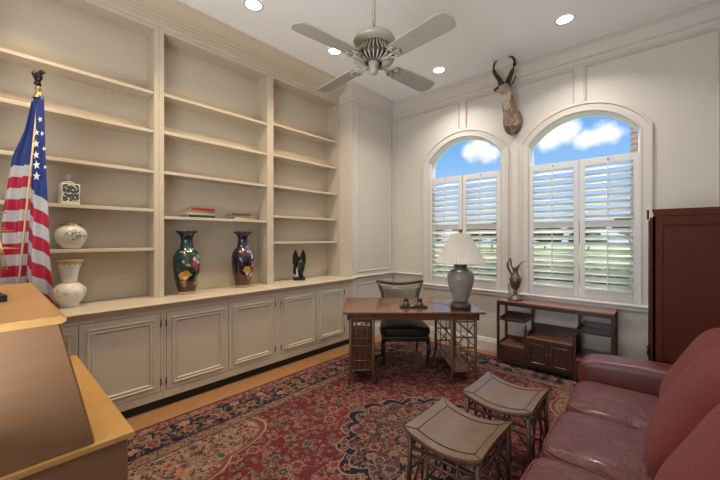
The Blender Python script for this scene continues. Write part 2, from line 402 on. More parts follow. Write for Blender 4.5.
def thing(name, label, cat, loc=(0, 0, 0), rz=0, group=None):
    o = bpy.data.objects.new(name, None); o.empty_display_size = .1; col.objects.link(o)
    o.location = loc; o.rotation_euler = (0, 0, rz); return tag(o, label, cat, group)
def copy_tree(o, parent=None):
    c = o.copy(); col.objects.link(c); c.parent = parent
    for ch in [x for x in bpy.data.objects if x.parent == o]: copy_tree(ch, c)
    return c

# ------------------------------------------------------------------ room
H = 3.76; XL = -3.4; XB = -3.66; XR = .52; YB = 4.61; YR = -1.05; Y0 = -.10; Y1 = 3.60
P = M['paint']; CW = M['casework']
struct(B().box(-4.05, .67, -1.2, 4.76, -.12, 0).obj('floor', M['floor']), 'honey coloured wooden floorboards')
b = B().box(-4.05, .67, -1.2, 4.78, H, H+.12); struct(b.obj('ceiling', M['ceil']), 'flat white ceiling')
b = B().box(-4.05, -3.93, -1.2, 4.76, 0, H)
b.box(-3.93, XL, Y1, 4.605, 0, H).box(-3.93, XL, YR-.15, Y0, 0, H)
struct(b.obj('wall_left', P), 'beige left wall behind the bookcases, boxed out at the corner')
struct(B().box(XR, .67, -1.2, 4.76, 0, H).obj('wall_right', P), 'beige right wall')
# rear wall, unseen; its doorway is added to hold a fill light
b = B(); b.box(-3.4, -1.9, -1.2, YR, 0, H).box(-.3, XR, -1.2, YR, 0, H).box(-1.9, -.3, -1.2, YR, 2.5, H)
struct(b.obj('wall_rear', P), 'beige rear wall with an opening added for fill light')
ZS, ZSP, ZT = .86, 2.70, 3.0
def arc(xa, xb, zs, zt, n=24):
    w = (xb-xa)/2; r = (w*w+(zt-zs)**2)/(2*(zt-zs)); cx = (xa+xb)/2; cz = zt-r; a0 = math.asin(w/r)
    return [(cx+r*math.sin(-a0+2*a0*i/n), cz+r*math.cos(-a0+2*a0*i/n)) for i in range(n+1)]
WIN = [(-2.70, -1.615), (-1.268, -.183)]
b = B(); ya, yb = YB, 4.76
xs = [-3.93] + [v for w in WIN for v in w] + [.67]
for i in (0, 2, 4): b.box(xs[i], xs[i+1], ya, yb, 0, H)
for xa, xb in WIN:
    b.box(xa, xb, ya, yb, 0, ZS)
    A = arc(xa, xb, ZSP, ZT)
    for p, q in zip(A, A[1:]): b.prism([p, q, (q[0], H), (p[0], H)], 'y', ya, yb)
struct(b.obj('wall_back', P), 'greige window wall with two arched openings')

# crown, rails, baseboards
crown = [(0, H-.20), (.012, H-.20), (.018, H-.185), (.018, H-.165), (.04, H-.15), (.045, H-.135), (.05, H-.13), (.06, H-.10), (.085, H-.06), (.115, H-.035), (.125, H-.03), (.14, H-.02), (.14, H), (0, H)]
pathc = [(XB, Y0), (XL, Y0), (XL, YR), (XR, YR), (XR, YB), (XL, YB), (XL, Y1), (XB, Y1)]
struct(B().sweep2(pathc, crown, 1).obj('trim_1', P), 'stepped crown moulding under the ceiling')
prof = [(0, 3.60), (.014, 3.60), (.02, 3.612), (.02, 3.63), (.05, 3.642), (.055, 3.65), (.085, 3.656), (.09, 3.664), (.13, 3.67), (.135, 3.678), (.17, 3.685), (.21, 3.70), (.25, 3.72), (.28, 3.735), (.30, 3.74), (.30, H), (0, H)]
struct(B().sweep2([(XB, Y1), (XB, Y0)], prof, 1).obj('trim_2', CW), 'wide stepped crown moulding over the bookcases')
rail = [(0, .905), (.012, .905), (.014, .93), (.028, .945), (.04, .955), (.045, .965), (.04, .975), (0, .975)]
CO = .105
struct(B().sweep2([(WIN[0][0]-CO-.002, YB), (XL, YB), (XL, Y1)], rail, 1).obj('trim_3', P), 'chair rail in the left corner')
struct(B().sweep2([(WIN[1][0]-CO-.002, YB), (WIN[0][1]+CO+.002, YB)], rail, 1).obj('trim_4', P), 'short chair rail between the windows')
struct(B().sweep2([(XR, YR), (XR, YB), (WIN[1][1]+CO+.002, YB)], rail, 1).obj('trim_5', P), 'chair rail on the right')
bb = [(0, 0), (.022, 0), (.022, .13), (.016, .145), (.012, .165), (.004, .18), (0, .18)]
struct(B().sweep2([(XR, YB), (XL, YB)], bb, 1).obj('baseboard_back', M['white']), 'tall white baseboard under the windows')
struct(B().sweep2([(XL, YB-.024), (XL, Y1)], bb, 1).obj('baseboard_left', M['white']), 'white baseboard in the left corner')
struct(B().sweep2([(XR, YR), (XR, YB-.024)], bb, 1).obj('baseboard_right', M['white']), 'white baseboard on the right wall')
# wall panelling: flat stiles and thin picture-frame mouldings
pm = [(0, 0), (.003, .010), (.009, .013), (.016, .007), (.022, .007), (.024, 0)]
def frame(b, x0, x1, z0, z1, plane, base):
    b.sweep2([(x0, z0), (x1, z0), (x1, z1), (x0, z1)], pm, 1, True, plane, base)
b = B()
frame(b, 3.70, 4.53, 1.03, 3.50, 'yz', XL); frame(b, 3.70, 4.53, .24, .86, 'yz', XL)
struct(b.obj('trim_6', P), 'raised panel mouldings on the boxed wall in the corner')
b = B(); z1 = 3.52
for xc in (-2.157, -.7255):
    b.box(xc-.045, xc+.045, YB-.010, YB, ZT+.115, z1+.0095)
    b.box(xc-.045, xc+.045, YB-.010, YB, .18, ZS-.10)
b.box(XL+.0, XR, YB-.010, YB, z1+.01, 3.56)
b.box(XL+.0, XL+.07, YB-.010, YB, .975, z1+.01); b.box(XR-.12, XR, YB-.010, YB, .975, z1+.01)
struct(b.obj('trim_7', P, bevel=.003), 'flat panel stiles above and below the arched windows')
b = B()
def moulded(pts, w=.016, closed=False):
    b.sweep2(pts, [(0, -.002), (0, .016), (w*.5, .024), (w, .016), (w, -.002)], 1, closed, 'xz', YB-.0)
moulded([(-3.31, 1.02), (-3.31, 3.50), (-2.225, 3.50), (-2.225, ZT+.14)])
moulded([(-2.09, ZT+.14), (-2.09, 3.50), (-.795, 3.50), (-.795, ZT+.14)])
moulded([(-.655, ZT+.14), (-.655, 3.50), (.378, 3.50), (.378, 1.02)])
struct(b.obj('trim_8', P), 'thin picture frame mouldings over the windows')

# windows
def window(k, xa, xb, label):
    cas = [(0, 0), (0, .018), (.012, .024), (.02, .018), (.075, .022), (.082, .034), (.10, .034), (.105, .026), (.105, 0)]
    path = [(xa, ZS-.02)] + arc(xa, xb, ZSP, ZT, 32) + [(xb, ZS-.02)]
    w = B().sweep2(path, cas, 1, False, 'xz', YB).obj('window_%d' % k, M['paint'])
    w['kind'] = 'structure'; w['label'] = label
    fr = [(0, 0), (0, .05), (-.012, .05), (-.014, .03), (-.020, .03), (-.020, 0)]
    path2 = [(xa+.001, ZS+.001)] + [(x, z-.002) for x, z in arc(xa+.001, xb-.001, ZSP, ZT, 32)] + [(xb-.001, ZS+.001)]
    f = B().sweep2(path2, fr, 1, True, 'xz', 4.755).obj('window_frame', M['jamb'], w)
    lin = [(0, 0), (0, .115), (-.004, .115), (-.004, 0)]
    B().sweep2(path2, lin, 1, True, 'xz', 4.726).obj('jamb_lining', M['jamb'], w)
    A = [(xa+.012, ZS+.012)] + arc(xa+.012, xb-.012, ZSP-.006, ZT-.012, 24) + [(xb-.012, ZS+.012)]
    B().prism(A, 'y', 4.735, 4.739).obj('glass_pane', M['glass'], w)
    s = B().box(xa-.12, xb+.12, YB-.055, YB, ZS-.045, ZS-.02).box(xa-.11, xb+.11, YB-.03, YB, ZS-.09, ZS-.045)
    s.obj('window_sill', M['white'], w, bevel=.008)
    return w
window(1, *WIN[0], 'left arched window with a white frame and blue sky above shutters')
window(2, *WIN[1], 'right arched window with a white frame and blue sky above shutters')

# plantation shutters
PW = .54
def shutter():
    root = thing('plantation_shutter', '', 'shutter')
    W = PW-.006; z0, z1 = 0, 1.585; st = .052
    zm0, zm1 = .80, .875; zt = z1-.075; zb = .088
    b = B().box(0, st, 0, .028, z0, z1).box(W-st, W, 0, .028, z0, z1)
    b.box(st, W-st, 0, .028, z0, zb).box(st, W-st, 0, .028, zm0, zm1).box(st, W-st, 0, .028, zt, z1)
    b.obj('shutter_frame', M['white'], root, bevel=.003)
    lv = None
    def louver_bm(L):
        poly = [(-.0475, 0), (-.035, .004), (0, .0055), (.035, .004), (.0475, 0), (.035, -.004), (0, -.0055), (-.035, -.004)]
        return B().prism(poly, 'x', 0, L, True)
    L = W-2*st-.004; first = None
    for (za, zb_, n) in ((zb, zm0, 9), (zm1, zt, 8)):
        p = (zb_-za)/n
        for i in range(n):
            if first is None: lo = louver_bm(L).obj('louver', M['louver'], root); first = lo
            else: lo = first.copy(); col.objects.link(lo); lo.parent = root
            lo.location = (st+.002, .014, za+p*(i+.5)); lo.rotation_euler = (rad(34), 0, 0)
    for za, zb_ in ((zb+.03, zm0-.04), (zm1+.03, zt+.005)):
        B().box(W/2-.006, W/2+.006, -.042, -.032, za, zb_).obj('tilt_rod', M['white'], root, bevel=.002)
    B().lathe([(.001, -.008), (.007, -.005), (.008, 0), (.006, .004), (.001, .006)], 10, (W/2, -.006, z1-.03)).obj('knob', M['iron'], root)
    return root
LB = ['first shutter from the left, behind the lamp shade on the left window', 'right hand shutter of the left window, over the lamp',
      'left hand shutter of the right window, behind the metal ewer', 'right hand shutter of the right window, next to the tall cabinet']
proto = None
for i, (wi, s_) in enumerate(((0, 0), (0, 1), (1, 0), (1, 1))):
    o = shutter() if proto is None else copy_tree(proto)
    proto = proto or o
    o.location = (WIN[wi][0]+.003+s_*(PW+.0025), YB-.004, ZS+.006)
    o['label'] = 'white louvered shutter, ' + LB[i]; o['group'] = 'shutters on the arched windows'

# ------------------------------------------------------------------ built-ins
ST = [(-.145, -.055), (1.088, 1.178), (2.345, 2.433), (3.600, 3.675)]
ST = [(-.099, -.06), (1.09, 1.178), (2.345, 2.433), (3.56, 3.599)]
bays = [(-.099, -.060, 1.090, 1.134), (1.134, 1.178, 2.345, 2.389), (2.389, 2.433, 3.565, 3.599)]
shz = [(1.45, 1.825, 2.20, 2.59, 2.965), (1.76, 2.205, 2.60, 2.975), (1.495, 1.83, 2.215, 2.61, 3.0)]
CT = .965
blab = ['left built-in cream bookcase holding the porcelain jar and white vases', 'middle built-in cream bookcase above the two large painted vases',
        'right built-in cream bookcase above the dark bird statue']
for (a, a1, c0, c1), zs, lb in zip(bays, shz, blab):
    r = thing('bookcase', lb, 'bookcase', (XB, a, CT+.001), 0, 'built-in bookcases along the left wall')
    top = 3.563-CT
    B().box(-.262, -.24, .0005, c1-a-.0005, 0, 3.655-CT).obj('back_panel', CW, r)
    b = B().box(-.02, 0, .0005, a1-a, 0, top).box(-.02, 0, c0-a, c1-a-.0005, 0, top).box(-.02, 0, .0005, c1-a-.0005, top, 3.655-CT)
    b.obj('face_frame', CW, r, bevel=.002)
    B().box(-.24, -.02, .0005, a1-a-.006, 0, 3.60-CT).obj('side_panel', CW, r)
    B().box(-.24, -.02, c0-a+.006, c1-a-.0005, 0, 3.60-CT).obj('side_panel', CW, r)
    B().box(-.24, -.02, a1-a-.006, c0-a+.006, top+.012, 3.60-CT).obj('top_panel', CW, r)
    for z in zs:
        zz = z-CT; y0, y1 = a1-a-.004, c0-a+.004
        b = B().box(-.24, -.016, y0, y1, zz-.022, zz).box(-.021, -.006, y0+.005, y1-.005, zz-.029, zz+.001)
        b.obj('shelf', CW, r, bevel=.004)
# continuous counter
b = B(); prof = [(0, .965), (.055, .965), (.064, .96), (.066, .952), (.06, .944), (.05, .94), (.044, .932), (.034, .92), (.022, .912), (.016, .90), (.010, .89), (0, .89)]
b.box(-3.922, XL, Y0+.001, Y1-.001, .935, CT)
b.prism([(XL+o, z) for o, z in prof], 'y', Y0+.001, Y1-.001)
tag(b.obj('countertop', CW), 'long cream countertop with moulded edge on the base cabinets', 'countertop')
# base cabinets
units = [(-.099, 1.085), (1.085, 2.315), (2.315, 3.5985)]
clab = ['cream base cabinet partly hidden by the slant front desk', 'cream base cabinet with two doors below the two large painted vases',
        'cream base cabinet with two doors below the dark bird statue']
for k, ((ya_, yb_), lb) in enumerate(zip(units, clab)):
    r = thing('base_cabinet', lb, 'cabinet', (XL, ya_, 0), 0, 'base cabinets under the counter')
    L = yb_-ya_-.001
    dy = [(-.075-ya_, .480-ya_), (.486-ya_, 1.06-ya_)] if k == 0 else ([(1.110-ya_, 1.700-ya_), (1.706-ya_, 2.272-ya_)] if k == 1 else [(2.358-ya_, 2.905-ya_), (2.911-ya_, 3.43-ya_)])
    B().box(-.50, -.004, .001, L, .0825, .933).obj('cabinet_body', CW, r)
    b = B().box(-.004, .012, .001, L, .0825, .15)
    b.box(-.004, .012, .001, dy[0][0]-.003, .15, .889).box(-.004, .012, dy[1][1]+.003, L, .15, .889)
    b.box(-.004, .012, dy[0][0]-.003, dy[1][1]+.003, .868, .889)
    b.obj('face_frame', CW, r, bevel=.002)
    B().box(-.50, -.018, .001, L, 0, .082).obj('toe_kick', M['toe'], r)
    for j, (p, q) in enumerate(dy):
        z0, z1 = .155, .863
        d = B().box(-.003, .014, p, q, z0, z1)
        fm = [(0, 0), (0, .010), (.006, .016), (.014, .016), (.018, .010), (.030, .008), (.036, .014), (.044, .010), (.046, 0)]
        ww = .045
        d.sweep2([(p+ww, z0+ww), (p+ww, z1-ww), (q-ww, z1-ww), (q-ww, z0+ww)], fm, -1, True, 'yz', .013)
        d = d.obj('door', CW, r, bevel=.0015)
        e = p-.003 if j == 0 else q+.003
        for z in (.24, .77):
            B().tube([(.016, e, z-.03), (.016, e, z+.03)], .005, 8).obj('hinge', M['iron'], d)

# ------------------------------------------------------------------ rug
rx0, rx1, ry0, ry1 = -3.12, .20, .03, 4.42
cxr, cyr = (rx0+rx1)/2, (ry0+ry1)/2
hx, hy = (rx1-rx0)/2, (ry1-ry0)/2
o = B().box(-hx, hx, -hy, hy, 0, .011).obj('rug', rugmat(hx, hy), loc=(cxr, cyr, .001), bevel=.003)
tag(o, 'large red oriental rug with navy flowered border on the wooden floor', 'rug')
FZ = .014

# ------------------------------------------------------------------ ceiling fan
r = thing('ceiling_fan', 'cream four blade ceiling fan hanging from a long rod', 'ceiling fan', (-1.50, 1.81, 2.76), 0)
B().tube([(0, 0, .26), (0, 0, H-2.76-.03)], .011, 12).obj('downrod', M['fanw'], r)
B().lathe([(.02, .16), (.065, .165), (.07, .19), (.06, .22), (.03, .23)][::1], 24, (0, 0, H-2.76-.232)).obj('canopy', M['fanw'], r)
b = B().lathe([(.012, .24), (.03, .215), (.05, .200), (.10, .192), (.135, .176), (.145, .160), (.142, .146), (.125, .138), (.09, .132), (.03, .13)], 40)
b.obj('motor_housing', M['fanw'], r)
B().lathe([(.085, .131), (.088, .11), (.112, .07), (.136, .045), (.128, .028), (.085, .012), (.03, .01)], 40).obj('vent_core', M['fandark'], r)
first = None
for k in range(28):
    if first is None:
        first = B().tube([(.092, 0, .130), (.096, 0, .105), (.118, 0, .073), (.146, 0, .045), (.134, 0, .020), (.10, 0, .005), (.06, 0, .003)], .0055, 6).obj('vent_rib', M['fanw'], r); f = first
    else: f = first.copy(); col.objects.link(f); f.parent = r
    f.rotation_euler = (0, 0, 2*PI*k/28)
B().lathe([(.001, -.075), (.015, -.074), (.028, -.066), (.032, -.055), (.030, -.045), (.034, -.02), (.038, .0), (.04, .012), (.001, .014)], 24).obj('switch_cap', M['fanw'], r)
B().tube([(.036, -.02, -.03), (.037, -.022, -.17)], .0016, 6).obj('pull_chain', M['gold'], r)
def blade_poly():
    pts = []
    for x, w in ((.175, .046), (.195, .060), (.27, .066), (.565, .074), (.585, .071)): pts.append((x, -w))
    for a in (-52, -35, -18, 0, 18, 35, 52): pts.append((.585+.046*math.cos(rad(a))+(.008 if a == 0 else 0), .082*math.sin(rad(a))))
    for x, w in ((.585, .071), (.565, .074), (.27, .066), (.195, .060), (.175, .046)): pts.append((x, w))
    return pts
ab = -7
for k in range(4):
    hub = B()
    hub.tube([(.06, 0, .012), (.10, 0, -.002), (.14, 0, -.006), (.19, .0, .004)], [.011, .010, .009, .008], 8)
    for sg in (-1, 1):
        hub.tube([(.12, 0, .0), (.145, sg*.022, .0), (.17, sg*.042, .002), (.20, sg*.046, .002), (.22, sg*.034, .002), (.21, sg*.018, .002), (.19, sg*.018, .002)], .006, 8)
        hub.ell((.195, sg*.032, -.006), (.012, .012, .006), 10, 6)
    hub.tube([(.17, 0, .002), (.225, 0, .002)], .007, 8); hub.ell((.23, 0, -.004), (.014, .014, .006), 10, 6)
    br = hub.obj('blade_bracket', M['fanw'], r); br.rotation_euler = (rad(-11), 0, rad(ab+90*k))
    bl = B().prism(blade_poly(), 'z', .010, .018).obj('blade', M['fanblade'], r, bevel=.002)
    bl.rotation_euler = (rad(-11), 0, rad(ab+90*k))

# ------------------------------------------------------------------ recessed lights
def recessed(x, y, lb, warm=(1, .945, .87), k=1.0):
    r = thing('recessed_light', lb, 'ceiling light', (x, y, H), 0, 'recessed ceiling lights')
    n = 32; rings = [[(rr*math.cos(2*PI*k/n), rr*math.sin(2*PI*k/n), z) for k in range(n)] for rr, z in ((.095, -.001), (.093, -.007), (.074, -.008), (.070, -.003))]
    B().quadstrip(rings, True, False).obj('trim_ring', M['white'], r)
    B().lathe([(.001, -.0065), (.05, -.0065), (.0705, -.004), (.071, -.002)], 28).obj('lens', M['lens'], r)
    L = bpy.data.lights.new('can_lamp', 'AREA'); L.shape = 'DISK'; L.size = .13; L.energy = CANW*k; L.color = warm; L.spread = rad(125)
    lo = bpy.data.objects.new('can_lamp', L); col.objects.link(lo); lo.location = (x, y, H-.012)
CANW = 13.5
LX = [(-.743, 3.92, 'glowing recessed ceiling light in front of the right window'), (-2.20, 4.0, 'glowing recessed ceiling light in front of the left window'),
      (-2.89, 2.765, 'glowing recessed ceiling light behind the left fan blade'), (-2.89, 1.70, 'glowing recessed ceiling light at the top edge, nearest the bookcase crown')]
for i, a in enumerate(LX): recessed(*a, **({} if i < 2 else dict(warm=(1, .80, .54))))
recessed(-2.89, .25, 'added unseen recessed ceiling light near the left bookcase, above the flag', (1, .76, .45), 1.2)  # this and the following cans are unseen, added to brighten the room
recessed(-1.45, -.45, 'added unseen recessed ceiling light at the rear of the room', k=.5)
recessed(-.02, .9, 'added unseen recessed ceiling light above the near end of the sofa', k=.35)
recessed(-.02, 2.4, 'added unseen recessed ceiling light above the middle of the sofa', k=.35)

# ------------------------------------------------------------------ slant-front secretary desk (left foreground)
xf, xk = -1.60, -2.92
r = thing('secretary_desk', 'honey maple slant front desk with a stepped work surface in the left foreground', 'desk', (0, 0, FZ+.001))
yb0 = -.26; dz = -(FZ+.001)
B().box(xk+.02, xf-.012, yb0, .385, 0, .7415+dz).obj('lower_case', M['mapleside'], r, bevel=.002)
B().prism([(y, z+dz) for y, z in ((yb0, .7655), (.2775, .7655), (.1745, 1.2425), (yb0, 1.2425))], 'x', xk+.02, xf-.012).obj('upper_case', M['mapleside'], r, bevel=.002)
B().prism([(y, z+dz) for y, z in ((yb0, .742), (.405, .742), (.409, .750), (.405, .765), (yb0, .765))], 'x', xk-.0, xf+.003).obj('writing_ledge', M['maple'], r, bevel=.003)
B().prism([(y, z+dz) for y, z in ((.278, .7656), (.283, .7656), (.180, 1.2424), (.175, 1.2424))], 'x', xk+.04, xf-.03).obj('slant_front', M['maple'], r)
B().prism([(y, z+dz) for y, z in ((yb0-.01, 1.243), (.183, 1.243), (.196, 1.250), (.196, 1.262), (.183, 1.27), (yb0-.01, 1.27))], 'x', xk-.0, xf+.008).obj('desk_top', M['maple'], r, bevel=.003)
B().box(xk+.04, xf-.04, .386, .392, .42, .72).obj('drawer', M['maple'], r, bevel=.003)

# model ship
r = thing('model_ship', 'small model sailing ship with a blue hull on the slant front desk', 'model ship', (-2.26, .00, 1.2705), rad(8))
B().box(-.15, .14, -.045, .045, 0, .03).obj('stand', M['toe'], r, bevel=.004)
B().box(-.08, -.06, -.01, .01, .03, .075).box(.07, .09, -.01, .01, .03, .075).obj('stand_post', M['brass'], r)
rings = []
for t in range(11):
    u = t/10; x = -.20+.40*u; w = .048*math.sin(PI*min(1, .12+u*.9))**.6 if u < 1 else .004; zt = .125+.03*(2*u-1)**2
    rings.append([(x, -w, zt), (x, -w*.8, .10), (x, -w*.3, .078), (x, 0, .072), (x, w*.3, .078), (x, w*.8, .10), (x, w, zt)])
B().quadstrip(rings).obj('hull', plain('navy blue hull paint', (.015, .03, .10), .3), r)
for x, h in ((-.11, .36), (.0, .42), (.10, .38)):
    m_ = B().tube([(x, 0, .125), (x, 0, .075+h)], [.005, .003], 8).obj('mast', M['maple'], r)
    for z, w in ((.23, .09), (.31, .07), (.39, .05)):
        B().tube([(x, -w, z), (x, w, z)], .0025, 6).obj('yard', M['maple'], m_)
b = B()
for x, h in ((-.11, .42), (.0, .48), (.10, .44)):
    for sg in (-1, 1):
        for dx in (-.05, -.02, .02, .05): b.tube([(x, 0, h-.03), (x+dx, sg*.045, .135)], .0011, 4)
for p, q in (((.19, 0, .15), (.10, 0, .43)), ((.27, 0, .20), (.0, 0, .47)), ((-.19, 0, .15), (-.11, 0, .42)), ((.27, 0, .20), (.10, 0, .3)), ((.0, 0, .45), (-.11, 0, .2))): b.tube([p, q], .0012, 4)
for z in (.2, .26, .32): b.tube([(-.14, .036, z), (.14, .036, z)], .001, 4)
b.obj('rigging', M['gold'], r)
B().tube([(.17, 0, .14), (.28, 0, .20)], [.005, .002], 8).obj('bowsprit', M['maple'], r)

# ------------------------------------------------------------------ flag on pole
FX, FY = -3.12, .235
fr_ = thing('flag', 'American flag draped from a tall gold tipped pole behind the desk', 'flag', (FX, FY, FZ), rad(42))
# local x = lateral (camera right), y = depth, z up ; d = 2.25 m
B().lathe([(.001, 0), (.11, 0), (.11, .02), (.09, .04), (.03, .06), (.018, .10), (.001, .11)], 28, (-.13, -.12, 0)).obj('floor_stand', M['brass'], fr_)
B().tube([(-.13, -.12, .08), (.0, .0, 2.47)], .006, 12).obj('pole', M['polegold'], fr_)
b = B().lathe([(.026, -.03), (.030, -.02), (.018, 0), (.012, .02), (.02, .035), (.012, .05), (.008, .07)], 16, (0, 0, 2.50))
b.obj('ferrule', M['gold'], fr_)
b = B()
b.ell((0, 0, 2.615), (.028, .018, .035), 12, 8); b.ell((.024, 0, 2.645), (.018, .013, .016), 10, 6); b.tube([(.036, 0, 2.645), (.055, 0, 2.638)], [.008, .001], 8)
b.tube([(-.01, .0, 2.61), (-.04, .01, 2.645), (-.035, .01, 2.665)], [.016, .012, .003], 8); b.tube([(0, 0, 2.585), (-.005, 0, 2.56)], [.014, .022], 8)
b.obj('finial', M['iron'], fr_)
def cloth(zt, zb, left, right, dep, nfold, amp, nx=44, nz=50, bottom=None):
    SH = -.955*dep
    """left/right(t): lateral bounds at t in 0..1 from top to bottom"""
    rings = []
    for j in range(nz+1):
        t = j/nz; ring = []
        for i in range(nx+1):
            u = i/nx; x = left(t)+(right(t)-left(t))*u
            zz = zt+(zb-zt)*t + (bottom(u)*t if bottom else 0)
            w = amp*(.25+.75*t)
            y = dep + w*math.sin(u*nfold*2*PI+1.2*t) + .3*w*math.sin(u*nfold*4.3*PI+2)
            ring.append((x+SH, y, zz))
        rings.append(ring)
    return B().quadstrip(rings, False, False)
ip = lambda pts: (lambda t: next(a[1]+(b_[1]-a[1])*(t-a[0])/(b_[0]-a[0]) for a, b_ in zip(pts, pts[1:]) if t <= b_[0]+1e-9))
s_ = 2.25/337
# back (left) lobe: horizontal stripes
lx = lambda px: (px-38)*s_
zz = lambda py: 1.55+(237.5-py)*s_-FZ
b = cloth(zz(97), zz(300), ip([(0, lx(31)), (.15, lx(23)), (.28, lx(10)), (.6, lx(-3)), (1, lx(-5))]), ip([(0, lx(38)), (.3, lx(36)), (1, lx(34))]), .055, 2.4, .034)
b.obj('flag_fly', flagmat('flag cloth with level stripes', -.06, zz(162), 11.4*s_, 1), fr_, solid=.002)
b = cloth(zz(96), zz(322), ip([(0, lx(33)), (.25, lx(32)), (.45, lx(29)), (.75, lx(24)), (1, lx(21))]), ip([(0, lx(43)), (.3, lx(44.5)), (.55, lx(48)), (.75, lx(50)), (1, lx(58))]), -.01, 1.4, .026)
fc = b.obj('flag_hoist', flagmat('flag cloth with slanting stripes', .80, zz(187)+.8*lx(29.5), 13.6*s_, 1), fr_, solid=.002)
def star(b, cx, cy, cz, R, rot=0):
    pts = []
    for k in range(10):
        a = PI/2+rot+k*PI/5; rr = R if k % 2 == 0 else R*.4; pts.append((cx+rr*math.cos(a)*.85, cy, cz+rr*math.sin(a)))
    c = (cx, cy, cz)
    V = [b.bm.verts.new(p) for p in pts]; c0 = b.bm.verts.new(c)
    for k in range(10): b._f([c0, V[k], V[(k+1) % 10]])
mstar = plain('white star cloth', (.72, .72, .72), .6)
for px, py, R, rt in ((35.5, 145, 4.2, .1), (35.5, 156, 4.2, .15), (36, 166, 4.6, .1), (36, 177, 4.6, -.05), (39.5, 121, 3.0, .3), (41.5, 135, 2.6, .3), (43.5, 150, 2.4, .2), (44.5, 168, 2.2, .2), (36, 134, 3.4, .1)):
    b = B(); star(b, lx(px)+.045, -.043, zz(py), R*s_, rt); b.obj('star', mstar, fc, solid=.001)

# ------------------------------------------------------------------ shelf objects
VX = -3.78
r = thing('lidded_jar', 'square blue and white porcelain jar with knobbed lid on the upper left shelf', 'jar', (VX, .475, 1.829), rad(6))
B().lathe([(.001, 0), (.062, 0), (.066, .006), (.062, .014), (.063, .10), (.066, .165), (.060, .178), (.04, .182), (.001, .182)], 32, sq=.9).obj('jar_body', M['jar'], r)
B().lathe([(.001, 0), (.044, 0), (.044, .012), (.03, .02), (.012, .026), (.009, .036), (.022, .05), (.023, .062), (.012, .076), (.001, .078)], 24, (0, 0, .183)).obj('lid', M['porcgilt'], r)
r = thing('porcelain_vase', 'round white porcelain vase with a grey branch design on the second lowest shelf', 'vase', (VX, .49, 1.4545))
B().lathe([(.001, 0), (.062, 0), (.066, .01), (.095, .05), (.112, .10), (.108, .145), (.085, .18), (.066, .192), (.070, .205), (.062, .205), (.058, .19), (.001, .185)], 40).obj('vase_body', M['porcbranch'], r)
B().lathe([(.071, .200), (.073, .206), (.070, .211), (.061, .211), (.059, .2055)], 32).obj('gilt_rim', M['brass'], r)
r = thing('trumpet_vase', 'tall white porcelain vase with flared gilt mouth at the left end of the counter', 'vase', (-3.74, .475, CT+.001))
B().lathe([(.001, 0), (.066, 0), (.07, .012), (.062, .022), (.09, .055), (.115, .11), (.108, .155), (.078, .188), (.056, .205), (.053, .22), (.058, .26), (.068, .32), (.09, .375), (.105, .40), (.098, .40), (.06, .33), (.045, .25), (.001, .24)], 40).obj('vase_body', M['porcgilt'], r)
for (y, m, lb, w) in ((1.405, 'vasegreen', 'large dark green painted vase, the left of the pair on the counter', 1.0), (2.035, 'vaseblue', 'large dark blue and maroon painted vase, the right of the pair on the counter', .98)):
    r = thing('painted_vase', lb, 'vase', (-3.70, y, CT+.001), 0, 'pair of tall painted vases')
    pr = [(.001, 0), (.074, 0), (.078, .012), (.076, .022), (.088, .06), (.108, .16), (.122, .27), (.124, .34), (.116, .395), (.095, .435), (.066, .462), (.056, .50), (.053, .55), (.060, .59), (.084, .622), (.098, .632), (.098, .642), (.09, .645), (.05, .60), (.046, .5), (.001, .49)]
    B().lathe([(rr*w*1.05, z*1.015) for rr, z in pr], 48).obj('vase_body', M[m], r)
    b = B()
    for k in range(12):
        a = 2*PI*k/12; b.ell((.096*w*math.cos(a), .096*w*math.sin(a), .640), (.014, .014, .008), 8, 6)
    b.obj('scalloped_rim', M[m], r)
# bird statue
r = thing('bird_statue', 'black bronze bird with raised wings on the counter, right bookcase', 'statue', (-3.72, 2.88, CT+.001), rad(-30)); r.scale = (1.2, 1.25, 1.0)
B().box(-.05, .05, -.062, .062, 0, .045).obj('base', M['bronze'], r, bevel=.008)
b = B().tube([(0, .01, .04), (0, -.01, .10), (.0, .0, .17), (.01, .012, .24), (.015, .01, .29)], [.04, .058, .064, .048, .026], 14)
b.ell((.022, .0, .305), (.03, .022, .024), 12, 8); b.tube([(.04, 0, .305), (.066, 0, .295), (.068, 0, .283)], [.012, .007, .001], 8)
for sg in (-1, 1): b.tube([(.01, sg*.025, .09), (.02, sg*.03, .045)], [.016, .012], 8)
b.tube([(-.03, 0, .09), (-.06, 0, .05)], [.03, .02], 8, (1, .4)); b.obj('bird_body', M['bronze'], r)
for sg in (-1, 1):
    po = [(.02, .12), (.055, .17), (.073, .25), (.07, .33), (.055, .40), (.045, .43), (.038, .40), (.03, .415), (.025, .37), (.018, .37), (.012, .30), (.012, .2)]
    w_ = B().prism([(sg*u, v) for u, v in po], 'x', -.014, .006).obj('wing', M['bronze'], r, bevel=.004)
    w_.rotation_euler = (0, rad(4), 0)
B().tube([(.05, -.03, .05), (.06, -.028, .09), (.052, -.03, .15), (.05, -.02, .20)], [.010, .012, .008, .003], 8).ell((.05, -.03, .062), (.014, .026, .012), 10, 6).obj('painted_glint', plain('silver grey painted glint', (.45, .45, .45), .3), r)  # pale pieces stand in for a glint of light on the bronze

